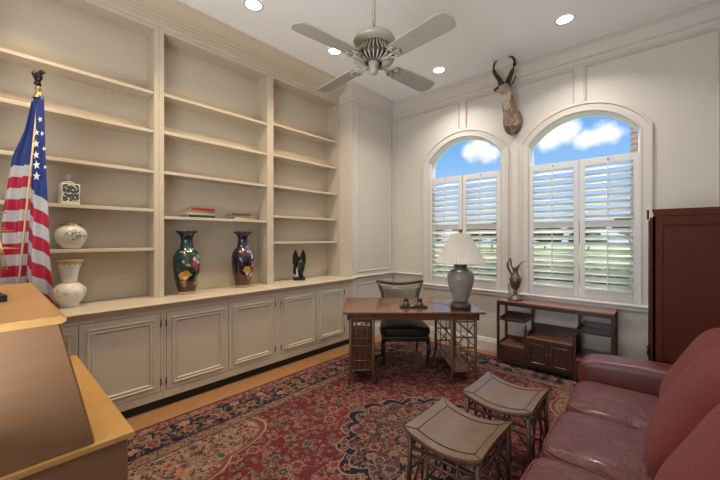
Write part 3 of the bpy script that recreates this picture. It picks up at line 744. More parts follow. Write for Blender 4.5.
def book(name, lb, y, z, x, L, D, T, c, rz, spine=None, group=None):
    """book lying flat, spine toward the room (+x)"""
    r = thing(name, lb, 'book', (x, y, z), rz, group)
    m = plain('book cover '+lb[:18], c, .5, var=.1)
    b = B().box(-D, 0, -L/2, L/2, 0, .003).box(-D, 0, -L/2, L/2, T-.003, T).box(-.004, .002, -L/2, L/2, 0, T)
    b.obj('cover', m, r, bevel=.0008)
    B().box(-D+.005, -.005, -L/2+.004, L/2-.004, .0032, T-.0032).obj('pages', plain('book pages', (.55, .48, .36), .8, var=.1, scale=60), r)
z = 1.764
g1 = 'stacked books on the middle bookcase shelf, left pile'
seq = [('dark green book at the bottom of the left pile', .27, .026, (.035, .055, .045), 1.555), ('cream book second from the bottom of the left pile', .28, .024, (.50, .46, .36), 1.54),
       ('tan spined book below the red one in the left pile', .27, .022, (.40, .20, .12), 1.55), ('red cloth book on top of the left pile', .24, .026, (.28, .03, .03), 1.56)]
for i, (lb, L, T, c, y) in enumerate(seq):
    book('book', lb, y, z, -3.675+.004*i, L, .17, T, c, rad((-2, 1, 0, -3)[i]), group=g1); z += T+.0006
z = 1.764
g2 = 'stacked books on the middle bookcase shelf, right pile'
seq = [('pale yellow book at the bottom of the right pile', .24, .020, (.62, .55, .38), 2.04), ('tan brown book in the middle of the right pile', .235, .026, (.32, .20, .11), 2.02), ('dark brown book on top of the right pile', .245, .018, (.09, .06, .04), 2.01)]
for i, (lb, L, T, c, y) in enumerate(seq):
    book('book', lb, y, z, -3.675+.004*i, L, .17, T, c, rad((1, -2, 0)[i]), group=g2); z += T+.0006

# ------------------------------------------------------------------ writing desk (rotated 42 deg)
A42 = rad(42)
def cam_xy(lat, dep): return (lat*math.cos(A42)-dep*math.sin(A42), lat*math.sin(A42)+dep*math.cos(A42))
ox, oy = cam_xy(.565, 3.50)
r = thing('writing_desk', 'reddish wooden writing desk with open lattice pedestals in front of the windows', 'desk', (ox, oy, FZ), A42)
hw = .745; DD = .86
z_ = lambda v: v-FZ
b = B().box(-hw, hw, 0, DD, z_(.748), z_(.772)); b.obj('desktop', M['cherry'], r, bevel=.006)
b = B().box(-hw+.045, hw-.055, .035, .055, z_(.68), z_(.747)).box(-hw+.045, hw-.055, DD-.055, DD-.035, z_(.68), z_(.747))
b.box(-hw+.045, -hw+.065, .035, DD-.035, z_(.68), z_(.747)).box(hw-.075, hw-.055, .035, DD-.035, z_(.68), z_(.747))
b.obj('apron', M['cherry'], r, bevel=.003)
xs1 = (-.665, -.425); xs2 = (.405, .650)
for side, (xa, xb) in enumerate((xs1, xs2)):
    for x in (xa, xb):
        for y in (.045, DD-.045):
            sx = -1 if x == xa else 1; sy = -1 if y < .4 else 1
            B().tube([(x, y, .747-FZ), (x, y, .14), (x+sx*.006, y+sy*.004, .07), (x+sx*.022, y+sy*.012, .005)], [.0165, .0155, .015, .014], 10).obj('leg', M['bamboo'], r)
    zl = (.595, .49, .409, .254, .151) if side == 0 else (.50, .39, .235, .14)
    for y in (.045, DD-.045):
        b = B()
        for z in zl + (.665,): b.tube([(xa, y, z-FZ), (xb, y, z-FZ)], .0085, 8)
        if side == 0:
            for q in (.25, .5, .75): x = xa+(xb-xa)*q; b.tube([(x, y, .665-FZ), (x, y, .151-FZ if y < .4 else .25)], .005, 6)
        else:
            x = xa+(xb-xa)*.72; b.tube([(x, y, .50-FZ), (x, y, .39-FZ)], .005, 6); b.tube([(x, y, .235-FZ), (x, y, .14-FZ)], .005, 6)
            b.tube([(xa+.01, y, .60), (xb, y, .38)], .0055, 6); b.tube([(xa+.01, y, .36), (xb, y, .13)], .0055, 6)
        b.obj('lattice', M['bamboo'], r)
    for x in (xa, xb):
        b = B()
        for z in zl[::2] + (.665,): b.tube([(x, .045, z-FZ), (x, DD-.045, z-FZ)], .0085, 8)
        for q in (range(1, 6) if side == 0 else (2, 4)): y = .045+(DD-.09)*q/6; b.tube([(x, y, .665-FZ), (x, y, zl[-1]-FZ)], .005, 6)
        if side == 1: b.tube([(x, .06, .64), (x, .42, .38)], .0055, 6); b.tube([(x, .42, .38), (x, DD-.06, .14)], .0055, 6)
        b.obj('side_lattice', M['bamboo'], r)
    B().box(xa+.009, xb-.009, .054, DD-.054, zl[-1]-FZ-.006, zl[-1]-FZ+.008).obj('shelf', M['cherry'], r, bevel=.002)
    if side == 0: B().box(xa+.012, xb-.012, .10, .115, zl[-1]-FZ+.0085, .58).obj('back_board', M['cherry'], r)
B().box(xs1[0]+.01, xs1[1]-.01, .040, .0425, .672, .735).obj('drawer_front', M['cherry'], r)

# table lamp
lx_, ly_ = cam_xy(1.11, 3.72)
r = thing('table_lamp', 'celadon urn table lamp with a pleated cream shade on the desk', 'lamp', (lx_, ly_, .7735), A42)
B().lathe([(.001, 0), (.100, 0), (.112, .012), (.114, .03), (.104, .05), (.085, .062), (.074, .072), (.001, .073)], 12 and 36).obj('lamp_base', plain('dark carved wood base', (.055, .04, .04), .35, var=.3), r)
B().lathe([(.001, .074), (.078, .074), (.082, .10), (.10, .16), (.128, .24), (.143, .31), (.143, .355), (.125, .40), (.085, .425), (.064, .432), (.062, .45), (.001, .452)], 48).obj('lamp_body', M['celadon'], r)
B().lathe([(.001, .4525), (.066, .4525), (.072, .462), (.072, .49), (.062, .498), (.03, .505), (.001, .506)], 32).obj('neck_collar', plain('greenish bronze collar', (.13, .12, .08), .35, .6, var=.3), r)
B().tube([(0, 0, .507), (0, 0, .86)], .006, 8).obj('stem', M['brass'], r)
n = 96; rings = []
for q in range(7):
    t = q/6; R = .268+(.095-.268)*(t**.93); z = .50+.318*t
    rings.append([((R+(.0035 if k % 2 else -.0035))*math.cos(2*PI*k/n), (R+(.0035 if k % 2 else -.0035))*math.sin(2*PI*k/n), z) for k in range(n)])
B().quadstrip(rings, True, False, False).obj('lamp_shade', M['shade'], r, solid=.003)
b = B()
for k in range(3): a = 2*PI*k/3; b.tube([(0, 0, .815), (.093*math.cos(a), .093*math.sin(a), .815)], .002, 6)
b.obj('shade_spider', M['brass'], r)
B().lathe([(.001, .83), (.012, .832), (.012, .84), (.022, .846), (.022, .862), (.010, .868), (.001, .869)], 16).obj('finial', M['pewter'], r)
o = B().tube([(0, 0, 0), (.04, .05, .02), (.02, .13, .004), (-.1, .2, .004), (-.16, .3, .004)], .004, 6).obj('power_cord', plain('beige cord', (.35, .30, .24), .5), r, loc=(-.115, .09, .002))
# inkwell set
ix, iy = cam_xy(.595, 3.76)
r = thing('inkwell_stand', 'dark inkwell tray with two lidded wells on the desk', 'inkwell', (ix, iy, .773), A42)
B().prism([(-.15, -.045), (-.135, -.055), (.135, -.055), (.15, -.045), (.15, .045), (.135, .055), (-.135, .055), (-.15, .045)], 'z', 0, .018).obj('tray', M['toe'], r, bevel=.004)
for x in (-.08, .07):
    w_ = B().lathe([(.001, 0), (.034, 0), (.036, .01), (.030, .035), (.024, .045), (.001, .046)], 20, (x, .0, .0185)).obj('ink_pot', M['pewter'], r)
    B().lathe([(.001, 0), (.024, 0), (.028, .012), (.022, .026), (.008, .032), (.001, .033)], 20, (x, .0, .065)).obj('lid', M['iron'], w_)
B().tube([(-.035, -.035, .022), (.035, -.028, .024)], .006, 8).obj('pen', M['brass'], r)

# desk chair
kx, ky = cam_xy(.55, 4.02)
r = thing('desk_chair', 'dark framed chair with grey leather back and black seat tucked behind the desk', 'chair', (kx, ky, FZ), A42)
# local y=0 front legs (toward camera), back at y=.55
def wp(Pv):
    t = (Pv.y+.25)/.5; Pv.x *= 1.0-.12*max(0, min(1, t)); return Pv
B().sq((0, .25, .40), (.315, .265, .065), 5, 12, (0, 0, .02), wp).obj('seat', M['chairseat'], r)
b = B().box(-.29, .29, .01, .50, .285, .345); b.obj('seat_rail', M['chairfr'], r, bevel=.012)
for sg in (-1, 1):
    B().tube([(sg*.27, .03, .29), (sg*.275, .025, .18), (sg*.262, .03, .08), (sg*.258, .03, .004)], [.028, .024, .017, .013], 12).obj('leg', M['chairfr'], r)
    B().tube([(sg*.235, .48, .30), (sg*.23, .50, .18), (sg*.215, .56, .005)], [.022, .018, .013], 12).obj('leg', M['chairfr'], r)
    B().tube([(sg*.235, .48, .30), (sg*.225, .52, .45), (sg*.222, .55, .60), (sg*.245, .585, .78), (sg*.285, .62, .885), (sg*.318, .64, .935)], [.024, .024, .024, .024, .023, .016], 12, (1, .8)).obj('back_post', M['chairfr'], r)
pts = [(-.318+.636*t, .635+.05*math.sin(PI*t), .938-.045*math.sin(PI*t)) for t in [i/12 for i in range(13)]]
B().tube(pts, [.014]+[.023]*11+[.014], 10).obj('top_rail', M['chairfr'], r)
rings = []
for j in range(13):
    t = j/12; z = .50+.375*t; hwid = .205+.055*t*t; yy_ = .545+.085*t; ring = []
    for i in range(17):
        u = i/16*2-1; ring.append((hwid*u, yy_+.045*(1-u*u)-.012*(1-u**4)*(1-(2*t-1)**4)-.004, z-.03*(1-u*u)*t))
    rings.append(ring)
B().quadstrip(rings, False, False).obj('backrest', M['chairlth'], r, solid=.028)

# ------------------------------------------------------------------ credenza
YF, YK = 4.22, 4.53
r = thing('console_cabinet', 'dark walnut console cabinet with open galleried shelves under the right window', 'cabinet', (-.9375, 4.22, FZ))
X = lambda x: x+.9375
DP = .31
def fz(v): return v-FZ
xA, xB, xC, xD = X(-1.515), X(-1.20), X(-.71), X(-.378)
YS = 4.425-4.22   # rug stops near the wall
b = B().box(xA-.012, xD+.012, -.015, DP+.005, fz(.765), fz(.785)); b.obj('top', M['walnuttop'], r, bevel=.004)
b = B().box(xA+.012, xD-.012, .012, .022, fz(.725), fz(.764)).box(xA+.012, xD-.012, DP-.022, DP-.012, fz(.725), fz(.764)); b.obj('frieze', M['walnut'], r)
for x in (xA, xD):
    for y in (.012, DP-.012): B().box(x-.015, x+.015, y-.013, y+.013, .0008 if y < .1 else .0008, fz(.7645)).obj('post', M['walnut'], r, bevel=.003)
for x in (xB, xC):
    B().box(x-.013, x+.013, DP-.025, DP+.0, .0008, fz(.7645)).obj('post', M['walnut'], r, bevel=.003)
    b = B().box(x-.015, x+.015, -.002, .022, .0008, fz(.47)); b.lathe([(.014, 0), (.008, .008), (.013, .022), (.010, .04), (.004, .055), (.001, .075)], 12, (x, .010, fz(.47)))
    b.obj('finial_post', M['walnut'], r, bevel=.002)
for xa, xb in ((xA, xB), (xC, xD)):
    B().prism([(xa+.016, DP-.026), (xa+.016, .026)] + [(xa+.016+(xb-xa-.032)*t, .026-.018*math.sin(PI*t)) for t in (.2, .4, .6, .8)] + [(xb-.016, .026), (xb-.016, DP-.026)], 'z', fz(.535), fz(.558)).obj('shelf', M['walnut'], r, bevel=.003)
    b = B().box(xa+.016, xb-.016, DP-.03, DP-.018, fz(.559), fz(.60)).box(xa+.016, xa+.026, .03, DP-.031, fz(.559), fz(.585)).box(xb-.026, xb-.016, .03, DP-.031, fz(.559), fz(.585))
    b.box(xa+.016, xb-.016, DP-.031, DP-.017, fz(.60), fz(.607))
    b.obj('gallery', M['walnut'], r)
    B().box(xa+.015, xb-.015, .0, DP-.01, fz(.235), fz(.255)).obj('lower_shelf', M['walnuttop'], r, bevel=.003)
    b = B().box(xa+.016, xb-.016, DP-.03, DP-.018, fz(.256), fz(.30)).box(xa+.016, xa+.026, .01, DP-.031, fz(.256), fz(.285)); b.obj('gallery', M['walnut'], r)
    B().box(xa+.015, xb-.015, .004, DP-.012, fz(.075), fz(.234)).obj('side_box', M['walnut'], r)
    B().box(xa+.03, xb-.03, -.004, .0035, fz(.09), fz(.22)).obj('drawer', M['walnut'], r, bevel=.003)
B().box(xB+.015, xC-.015, -.02, DP-.012, fz(.38), fz(.40)).obj('middle_shelf', M['walnuttop'], r, bevel=.003)
B().box(xB+.015, xC-.015, .0, DP-.012, fz(.06), fz(.379)).obj('cabinet_body', M['walnut'], r)
xm = (xB+xC)/2
for a_, c_, sg in ((xB+.02, xm-.002, -1), (xm+.002, xC-.02, 1)):
    d = B().box(a_, c_, -.016, -.001, fz(.075), fz(.37))
    d.sweep2([(a_+.035, fz(.11)), (a_+.035, fz(.335)), (c_-.035, fz(.335)), (c_-.035, fz(.11))], [(0, 0), (0, .006), (.008, .008), (.014, 0)], -1, True, 'xz', -.016)
    d = d.obj('door', M['walnut'], r, bevel=.002)
    kx_ = c_-.017 if sg < 0 else a_+.017
    B().ell((kx_, -.024, fz(.235)), (.007, .009, .007), 10, 8).obj('knob', M['gold'], d)
b = B().box(xB+.015, xC-.015, DP-.03, DP-.018, fz(.401), fz(.50)); b.box(xB+.015, xC-.015, DP-.031, DP-.017, fz(.50), fz(.508))
b.box(xB+.016, xB+.026, .03, DP-.031, fz(.401), fz(.45)).box(xC-.026, xC-.016, .03, DP-.031, fz(.401), fz(.45)); b.obj('gallery', M['walnut'], r)
B().box(xA+.016, xD-.016, .0, .012, fz(.045), fz(.0745)).obj('plinth_rail', M['walnut'], r)

# ewer
r = thing('ewer', 'ornate dark pewter ewer with scroll handle and long spout on the console', 'pitcher', (-1.355, 4.365, .7855), A42)
B().lathe([(.001, 0), (.085, 0), (.088, .012), (.07, .025), (.05, .038), (.028, .055), (.022, .075), (.032, .09), (.022, .10), (.024, .125), (.05, .15), (.062, .20), (.070, .235), (.067, .265), (.05, .295), (.035, .315), (.03, .35), (.036, .38), (.044, .395), (.03, .398), (.001, .39)], 32).obj('body', M['pewter'], r)
B().tube([(.01, 0, .36), (.035, 0, .41), (.06, 0, .445), (.09, 0, .468), (.125, 0, .472)], [.028, .018, .011, .008, .004], 10, (1, .8)).obj('spout', M['pewter'], r)
b = B().tube([(-.05, 0, .275), (-.045, 0, .31), (-.07, 0, .35), (-.095, 0, .40), (-.10, 0, .45), (-.08, 0, .485), (-.055, 0, .47), (-.055, 0, .43), (-.04, 0, .40), (-.02, 0, .375)], [.008, .010, .012, .013, .013, .012, .012, .009, .009, .007], 10)
b.ell((-.062, 0, .495), (.015, .012, .016), 10, 8); b.obj('handle', M['pewter'], r)
# ------------------------------------------------------------------ stools
def stool():
    r = thing('stool', '', 'stool')
    hx_, hy_ = .222, .232; zt = .485
    def zc(x): return zt-.052*(1-(x/hx_)**2)
    rings = []; n = 24
    def outline(k, hx2, hy2, dz_):
        pts = []
        for (ax_, ay_, bx_, by_) in ((-1, -1, 1, -1), (1, -1, 1, 1), (1, 1, -1, 1), (-1, 1, -1, -1)):
            for i in range(12):
                t = i/12; x = (ax_+(bx_-ax_)*t); y = (ay_+(by_-ay_)*t); X_ = x*hx2; Y_ = y*hy2
                if ax_ == bx_: X_ *= 1-.035*(1-y*y)
                pts.append((X_, Y_, zc(X_)+dz_))
        return pts
    b = B()
    b.quadstrip([outline(0, hx_*.93, hy_*.93, -.032), outline(0, hx_*.985, hy_*.985, -.026), outline(0, hx_, hy_, -.012), outline(0, hx_*.99, hy_*.99, -.002)], True, False)
    g = []; m = 16
    for j in range(m+1):
        g.append([(hx_*.99*(-1+2*i/m)*(1-.035*(1-(-1+2*j/m)**2) if abs(-1+2*i/m) == 1 else 1-.035*(1-(-1+2*j/m)**2)), hy_*.99*(-1+2*j/m), zc(hx_*(-1+2*i/m))-.002) for i in range(m+1)])
    b.quadstrip(g, False, False)
    b.obj('seat', M['stoolw'], r)
    b = B(); ix_, iy_ = hx_*.74, hy_*.76
    def ln(p, q):
        N = 14; rr = []
        for i in range(N+1):
            t = i/N; x = p[0]+(q[0]-p[0])*t; y = p[1]+(q[1]-p[1])*t
            rr.append((x, y, zc(x)+.0012 - .002*0))
        b.tube(rr, .0022, 6)
    C4 = [(-ix_, -iy_), (ix_, -iy_), (ix_, iy_), (-ix_, iy_)]
    for a_, c_ in zip(C4, C4[1:]+C4[:1]): ln(a_, c_)
    for x, y in C4: ln((x, y), (hx_*.985*(1 if x > 0 else -1), hy_*.985*(1 if y > 0 else -1)))
    b.obj('inlay_line', M['line'], r)
    lx2, ly2 = hx_-.03, hy_-.03
    for sx in (-1, 1):
        for sy in (-1, 1):
            p0 = (sx*lx2, sy*ly2, zc(lx2)-.03); p1 = (sx*(lx2+.012), sy*(ly2+.012), .0005)
            B().tube([p0, p1], .0135, 10).obj('leg', M['stoolleg'], r)
    for sy in (-1, 1):
        b = B(); y = sy*ly2
        b.tube([(-lx2, y, .37), (lx2, y, .37)], .010, 8); b.tube([(-lx2, y, .10), (lx2, y, .10)], .009, 8); b.tube([(-lx2, y, .32), (lx2, y, .32)], .007, 8)
        for q in (-.45, .45): b.tube([(q*lx2*2*.5, y, .40), (q*lx2*2*.5, y, .10)], .007, 8)
        b.tube([(-lx2, y, .24), (-.45*lx2, y, .37)], .007, 8); b.tube([(lx2, y, .24), (.45*lx2, y, .37)], .007, 8)
        b.tube([(-.45*lx2, y, .12), (0, y, .32), (.45*lx2, y, .12)], .006, 8)
        b.obj('stretcher', M['stoolleg'], r)
    for sx in (-1, 1):
        b = B(); x = sx*lx2
        b.tube([(x, -ly2, .38), (x, ly2, .38)], .010, 8); b.tube([(x, -ly2, .10), (x, ly2, .10)], .009, 8)
        b.tube([(x, -ly2, .10), (x, 0, .38), (x, ly2, .10)], .007, 8); b.tube([(x, -ly2*.4, .44), (x, -ly2*.4, .10)], .007, 8); b.tube([(x, ly2*.4, .44), (x, ly2*.4, .10)], .007, 8)
        b.obj('side_stretcher', M['stoolleg'], r)
    return r
s1 = stool(); s1.location = (-.86, 1.795, FZ+.001); s1['label'] = 'taupe saddle seat rattan stool, the nearer one, at the front of the rug'; s1['group'] = 'pair of matching stools'
s2 = copy_tree(s1); s2.location = (-.808, 2.425, FZ+.001); s2['label'] = 'taupe saddle seat rattan stool, the farther one, nearer the desk and console'

# ------------------------------------------------------------------ sofa
r = thing('sofa', 'burgundy leather sofa with plush red back cushions along the right wall', 'sofa', (0, 0, FZ+.001))
z0 = -(FZ+.001)
B().sq((.02, 2.155, .17+z0+.02), (.50, 1.13, .15), 10, 14).obj('base_frame', M['armlth'], r)
for y, nm in ((3.175, 1), (1.145, 0)):
    def wa(Pv):
        Pv.z += .035*max(0, Pv.z)/.3*math.sin((Pv.x+.5)*3.0)-.02; return Pv
    B().sq((-.02, y, .345+z0), (.475, .125, .285), 11, 22, (0, .006, .008), wa).obj('arm', M['armlth'], r)
for i, y in enumerate((2.745, 2.155, 1.565)):
    c = B().sq((-.165, y, .385+z0), (.31, .291, .105), 7, 22, (.012, .0, .028))
    s_c = c.obj('seat_cushion', M['leather'], r, subd=1)
    pts = []
    for k in range(49):
        a = 2*PI*k/48; ca, sa = math.cos(a), math.sin(a); L = (abs(ca)**6+abs(sa)**6)**(1/6)
        pts.append((-.165+.303*ca/L, y+.285*sa/L, .385+z0+.088))
    B().tube(pts, .006, 8).obj('piping', M['leather'], s_c)
B().sq((.385, 2.155, .50+z0), (.115, 1.13, .42), 7, 18).obj('back_frame', M['armlth'], r)
for i, y in enumerate((2.745, 2.155, 1.565)):
    def wb(Pv):
        Pv.x += .36*(Pv.z+.0)*1.0 + .035*math.exp(-((Pv.z+.12)/.18)**2)*(-1 if Pv.x < 0 else 0); return Pv
    B().sq(((.225, .18, .205)[i], y+(.045, .0, -.03)[i], (.735, .755, .755)[i]+z0), (.145, .300, (.275, .29, .29)[i]), 4.2, 24, (.02, .0, .015), wb).obj('back_cushion', M['plush'], r, subd=1)
for x in (-.42, .44):
    for y in (1.10, 3.21): B().lathe([(.02, 0), (.028, .04), (.001, .041)], 12, (x, y, 0)).obj('foot', M['walnut'], r)

# ------------------------------------------------------------------ tall cabinet
r = thing('armoire', 'tall red mahogany cabinet standing behind the sofa by the right wall', 'cabinet', (0, 0, FZ+.001))
z0 = -(FZ+.001); ya_, yb_ = 3.42, 4.38; x0, x1 = -.062, .50; ZA = 1.765
B().box(x0+.02, x1, ya_+.012, yb_-.012, .001, ZA-.05+z0).obj('cabinet_body', M['mahog'], r)
b = B(); b.prism([(x0+.01, ZA-.05+z0), (x0+.004, ZA-.035+z0), (x0-.0, ZA-.02+z0), (x0-.004, ZA+z0), (x1, ZA+z0), (x1, ZA-.05+z0)], 'y', ya_-.004, yb_+.004); b.obj('cornice', M['mahog'], r)
b = B().box(x0+.0, x0+.02, ya_, ya_+.05, .06, ZA-.051+z0).box(x0+.06, x1, ya_, ya_+.011, .001, .10).box(x0+.06, x1, ya_, ya_+.011, ZA-.12+z0, ZA-.051+z0).box(x0+.0, x0+.06, ya_, ya_+.011, .001, ZA-.051+z0)
b.obj('side_frame', M['mahog'], r, bevel=.003)
for k in range(2):
    p = ya_+.055+k*.425; q = p+.42
    d = B().box(x0-.018, x0+.018, p, q, .10, ZA-.06+z0).obj('door', M['mahog'], r, bevel=.004)
    B().tube([(x0-.022, p+.012, .10), (x0-.022, p+.012, ZA-.08+z0)], .006, 8).obj('beading', M['walnut'], d)
    B().tube([(x0-.022, q-.012 if k == 0 else p+.012, .70), (x0-.040, q-.012 if k == 0 else p+.012, .70)], [.005, .010], 10).obj('knob', M['brass'], d)
for zq in (.66, 1.72):
    B().tube([(x0-.028, ya_+.05, zq+z0-.03), (x0-.028, ya_+.05, zq+z0+.03)], .007, 8).ell((x0-.028, ya_+.05, zq+z0+.035), (.009, .009, .012), 10, 8).obj('hinge', M['iron'], r)
B().box(x0+.04, x1-.02, ya_+.03, yb_-.03, .0, .0008).obj('plinth', M['mahog'], r)

# ------------------------------------------------------------------ antelope mount
r = thing('antelope_head_mount', 'mounted pronghorn antelope head with black horns between the windows', 'animal trophy', (-1.44, YB-.012, 3.06), 0)
# local: -y toward the room
rings = []
def ring(c, rx, rz, tilt, n=20):
    c = Vector(c); out = []
    up = Vector((0, math.sin(tilt), math.cos(tilt)))
    for k in range(n):
        a = 2*PI*k/n; out.append(c+Vector((rx*math.cos(a), 0, 0))+up*(rz*math.sin(a)))
    return out
body = [((0, -.001, -.03), .115, .165, 0), ((0, -.06, -.03), .122, .175, .05), ((0, -.12, -.01), .105, .15, .25), ((.0, -.17, .06), .085, .115, .7),
        ((-.005, -.20, .14), .072, .09, .95), ((-.01, -.225, .22), .066, .08, 1.0), ((-.012, -.25, .29), .062, .075, .8),
        ((-.018, -.30, .332), .074, .074, .15), ((-.03, -.345, .325), .064, .064, 0), ((-.05, -.395, .305), .048, .047, -.2), ((-.068, -.44, .288), .032, .034, -.25), ((-.078, -.47, .276), .022, .022, -.3)]
b = B(); b.quadstrip([ring(*a) for a in body])
mats = [M['hide'], M['hidepale'], M['hidedark']]
ob = b.obj('body', mats, r)
for f in ob.data.polygons:
    c = f.center
    if c.y < -.455 or (c.y < -.33 and f.normal.z > .55): f.material_index = 2
    elif c.y < -.27: f.material_index = 1
md = ob.modifiers.new('d', 'SUBSURF'); md.levels = 1; md.render_levels = 1
for sg in (-1, 1):
    B().tube([(-.02+sg*.03, -.30, .385), (-.022+sg*.055, -.29, .45), (-.03+sg*.095, -.285, .53), (-.035+sg*.125, -.28, .60), (-.035+sg*.125, -.285, .655), (-.035+sg*.105, -.31, .69), (-.03+sg*.08, -.335, .688), (-.03+sg*.072, -.35, .672)],
             [.027, .024, .020, .017, .014, .011, .007, .003], 12, (1, 1.25)).obj('horn', M['horn'], r)
    B().tube([(-.015+sg*.055, -.265, .365), (-.015+sg*.085, -.25, .41), (-.015+sg*.105, -.245, .465), (-.015+sg*.108, -.245, .49)], [.012, .022, .016, .003], 10, (1, .45)).obj('ear', M['hidedark'], r)
    B().ell((-.017+sg*.067, -.315, .352), (.012, .014, .012), 12, 8).obj('eye', M['toe'], r)

# ------------------------------------------------------------------ outdoors
o = B().box(-60, 60, 4.77, 90, -.6, -.4).obj('lawn', M['lawn']); tag(o, 'green lawn seen through the shutters', 'lawn', kind='stuff')
def tree(x, y, h, w, lb, m='leaf', grp='trees beyond the lawn'):
    r = thing('tree', lb, 'tree', (x, y, -.3995), random.random()*3, grp)
    B().tube([(0, 0, .002), (0, 0, .3), (.05, 0, h*.5)], [h*.035, h*.033, h*.02], 10).obj('trunk', M['bark'], r)
    b = B()
    for k in range(26):
        a = random.random()*2*PI; rr = w*.55*math.sqrt(random.random()); zz_ = h*(.40+.5*random.random()); q = w*(.16+.16*random.random())
        b.ell((rr*math.cos(a), rr*math.sin(a), zz_), (q, q, q*.75), 10, 7)
    ob = b.obj('crown', M[m], r); d_ = ob.modifiers.new('x', 'DISPLACE'); t = bpy.data.textures.new('c', 'CLOUDS'); t.noise_scale = .5; d_.texture = t; d_.strength = .3
for i, (x, y, h, w) in enumerate(((-42, 50, 4.3, 3.3), (-35.5, 49, 3.7, 3.1), (-29, 50, 4.2, 3.3), (-23, 50, 3.6, 3.1), (-17.3, 46, 3.9, 3.1), (-12, 51, 3.5, 3.0), (-6.5, 47, 3.8, 3.1), (-.6, 37, 3.6, 3.4))):
    tree(x, y, h, w, 'distant dark green tree beyond the lawn, seen between the louvers')
b = B()
for k in range(90):
    x = -26+k*.33; b.ell((x, 15.5+random.random()*.6, .12), (.35, .4, .40+.11*random.random()), 8, 6)
tag(b.obj('hedge', M['hedge']), 'low clipped hedge across the lawn outside the windows', 'hedge')
r = thing('palm_tree', 'palm trunk close outside the right window', 'palm tree', (-.25, 6.9, -.3995))
B().tube([(0, 0, 0.002), (0, 0, .5), (.01, 0, 2), (.0, 0, 5.4)], [.19, .17, .155, .14], 18).obj('trunk', M['bark'], r)
for k in range(11):
    a = 2*PI*k/11; ca, sa = math.cos(a), math.sin(a)
    st = [(0, 0, 5.4), (.5*ca, .5*sa, 5.95), (1.2*ca, 1.2*sa, 6.1), (1.9*ca, 1.9*sa, 5.6)]
    b = B().tube(st, [.03, .025, .02, .008], 6)
    for q in range(14):
        t = .25+.75*q/13; i = min(2, int(t*3)); f = t*3-i; p = Vector(st[i]).lerp(Vector(st[i+1]), f)
        for sg in (-1, 1):
            e = p+Vector((-sa*sg*.4+ca*.15, ca*sg*.4+sa*.15, -.28)); b.tube([p, (p+e)/2+Vector((0, 0, .05)), e], [.012, .014, .003], 4, (1, .3))
    b.obj('frond', M['leaf'], r)

# ------------------------------------------------------------------ world, sun, lamps
w = bpy.data.worlds.new('World'); sc.world = w; w.use_nodes = True; nt = w.node_tree; N = nt.nodes; Lk = nt.links
bg = N['Background']; tc = N.new('ShaderNodeTexCoord'); sp = N.new('ShaderNodeSeparateXYZ'); Lk.new(tc.outputs['Generated'], sp.inputs[0])
def wm(op, a, b=0.0):
    n = N.new('ShaderNodeMath'); n.operation = op
    for i, v in enumerate((a, b)):
        if isinstance(v, bpy.types.NodeSocket): Lk.new(v, n.inputs[i])
        else: n.inputs[i].default_value = v
    return n.outputs[0]
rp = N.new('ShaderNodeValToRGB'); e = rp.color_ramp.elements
e[0].position = 0; e[0].color = (.62, .76, .92, 1); e[1].position = .50; e[1].color = (.14, .33, .78, 1); x = rp.color_ramp.elements.new(.72); x.color = (2.6, 2.65, 2.8, 1)  # upper sky, out of view, brightened to whiten the louvers
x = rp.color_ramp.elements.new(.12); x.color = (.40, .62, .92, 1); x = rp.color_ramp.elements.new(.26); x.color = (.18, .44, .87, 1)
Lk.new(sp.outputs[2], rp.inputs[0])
# clouds around given sky directions plus scattered ones
def direction(px, py):
    f = 337.; u = (px-360)/f; v = -(py-237.5)/f
    d = Vector((-math.sin(A42)+u*math.cos(A42), math.cos(A42)+u*math.sin(A42), v)); return d.normalized()
mask = None
for px, py, k in ((600, 133, 20), (588, 137, 24), (611, 135, 25), (606, 130, 26), (562, 131, 23), (548, 139, 22), (574, 128, 28), (484, 147, 24), (470, 151, 25), (478, 146, 24), (492, 152, 26)):
    d = direction(px, py)
    vd = N.new('ShaderNodeVectorMath'); vd.operation = 'DISTANCE'; Lk.new(tc.outputs['Generated'], vd.inputs[0]); vd.inputs[1].default_value = d
    g = wm('SUBTRACT', 1.0, wm('MULTIPLY', vd.outputs['Value'], k)); g = wm('MAXIMUM', g, 0.0)
    mask = g if mask is None else wm('MAXIMUM', mask, g)
no = N.new('ShaderNodeTexNoise'); no.inputs['Scale'].default_value = 14; no.inputs['Detail'].default_value = 7; no.inputs['Roughness'].default_value = .6; Lk.new(tc.outputs['Generated'], no.inputs['Vector'])
n2 = N.new('ShaderNodeTexNoise'); n2.inputs['Scale'].default_value = 2.2; n2.inputs['Detail'].default_value = 6; Lk.new(tc.outputs['Generated'], n2.inputs['Vector'])
cl = wm('ADD', wm('MULTIPLY', mask, 1.25), wm('MULTIPLY', wm('SUBTRACT', no.outputs['Fac'], .5), 2.0))
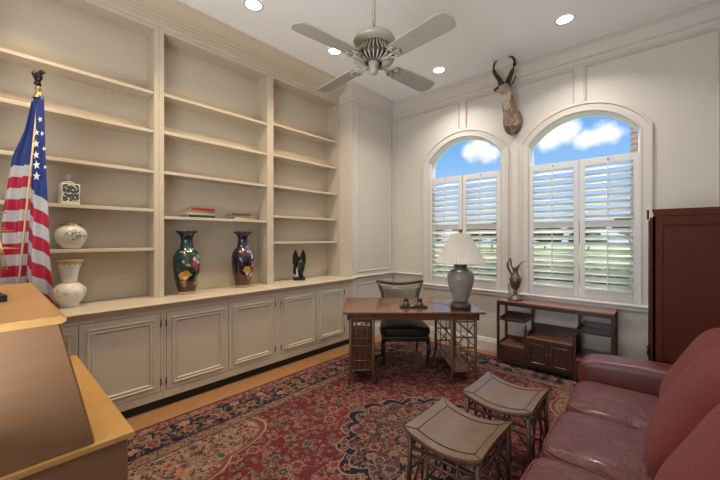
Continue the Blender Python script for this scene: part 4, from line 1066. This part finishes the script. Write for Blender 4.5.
cl = wm('MULTIPLY', cl, wm('GREATER_THAN', mask, 0.0))
sm = N.new('ShaderNodeMapRange'); sm.interpolation_type = 'SMOOTHSTEP'; sm.inputs[1].default_value = .22; sm.inputs[2].default_value = .95; Lk.new(cl, sm.inputs[0])
sm2 = N.new('ShaderNodeMapRange'); sm2.interpolation_type = 'SMOOTHSTEP'; sm2.inputs[1].default_value = .56; sm2.inputs[2].default_value = .75; Lk.new(n2.outputs['Fac'], sm2.inputs[0])
tot = wm('MAXIMUM', sm.outputs[0], wm('MULTIPLY', sm2.outputs[0], .22))
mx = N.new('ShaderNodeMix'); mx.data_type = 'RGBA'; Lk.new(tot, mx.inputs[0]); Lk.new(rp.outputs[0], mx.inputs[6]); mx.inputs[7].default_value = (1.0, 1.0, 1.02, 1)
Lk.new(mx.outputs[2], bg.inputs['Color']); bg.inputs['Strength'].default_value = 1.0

def light(kind, name, loc, rot, energy, color, **kw):
    L = bpy.data.lights.new(name, kind); L.energy = energy; L.color = color
    for k, v in kw.items(): setattr(L, k, v)
    o = bpy.data.objects.new(name, L); col.objects.link(o); o.location = loc; o.rotation_euler = rot; return o
light('SUN', 'sun', (0, 0, 12), Vector((-.75, -.12, -.65)).to_track_quat('-Z', 'Y').to_euler(), 2.8, (1, .95, .86), angle=rad(1))
# unseen fill lamp added in the rear opening, turned up at the ceiling
light('AREA', 'rear_fill_light', (-1.1, -1.15, 1.35), (rad(158), 0, 0), 112, (.90, .95, 1), shape='RECTANGLE', size=1.5, size_y=2.2)

cam = bpy.data.cameras.new('camera'); co = bpy.data.objects.new('camera', cam); col.objects.link(co)
co.location = (0, 0, 1.55); co.rotation_euler = (rad(90), 0, A42)
cam.sensor_width = 36; cam.lens = 337/720*36; cam.shift_y = -2.5/720; cam.clip_start = .02; cam.clip_end = 300
sc.camera = co
sc.view_settings.view_transform = 'Standard'; sc.view_settings.look = 'None'; sc.view_settings.exposure = 0.15; sc.view_settings.gamma = 1
sc.view_settings.use_curve_mapping = False
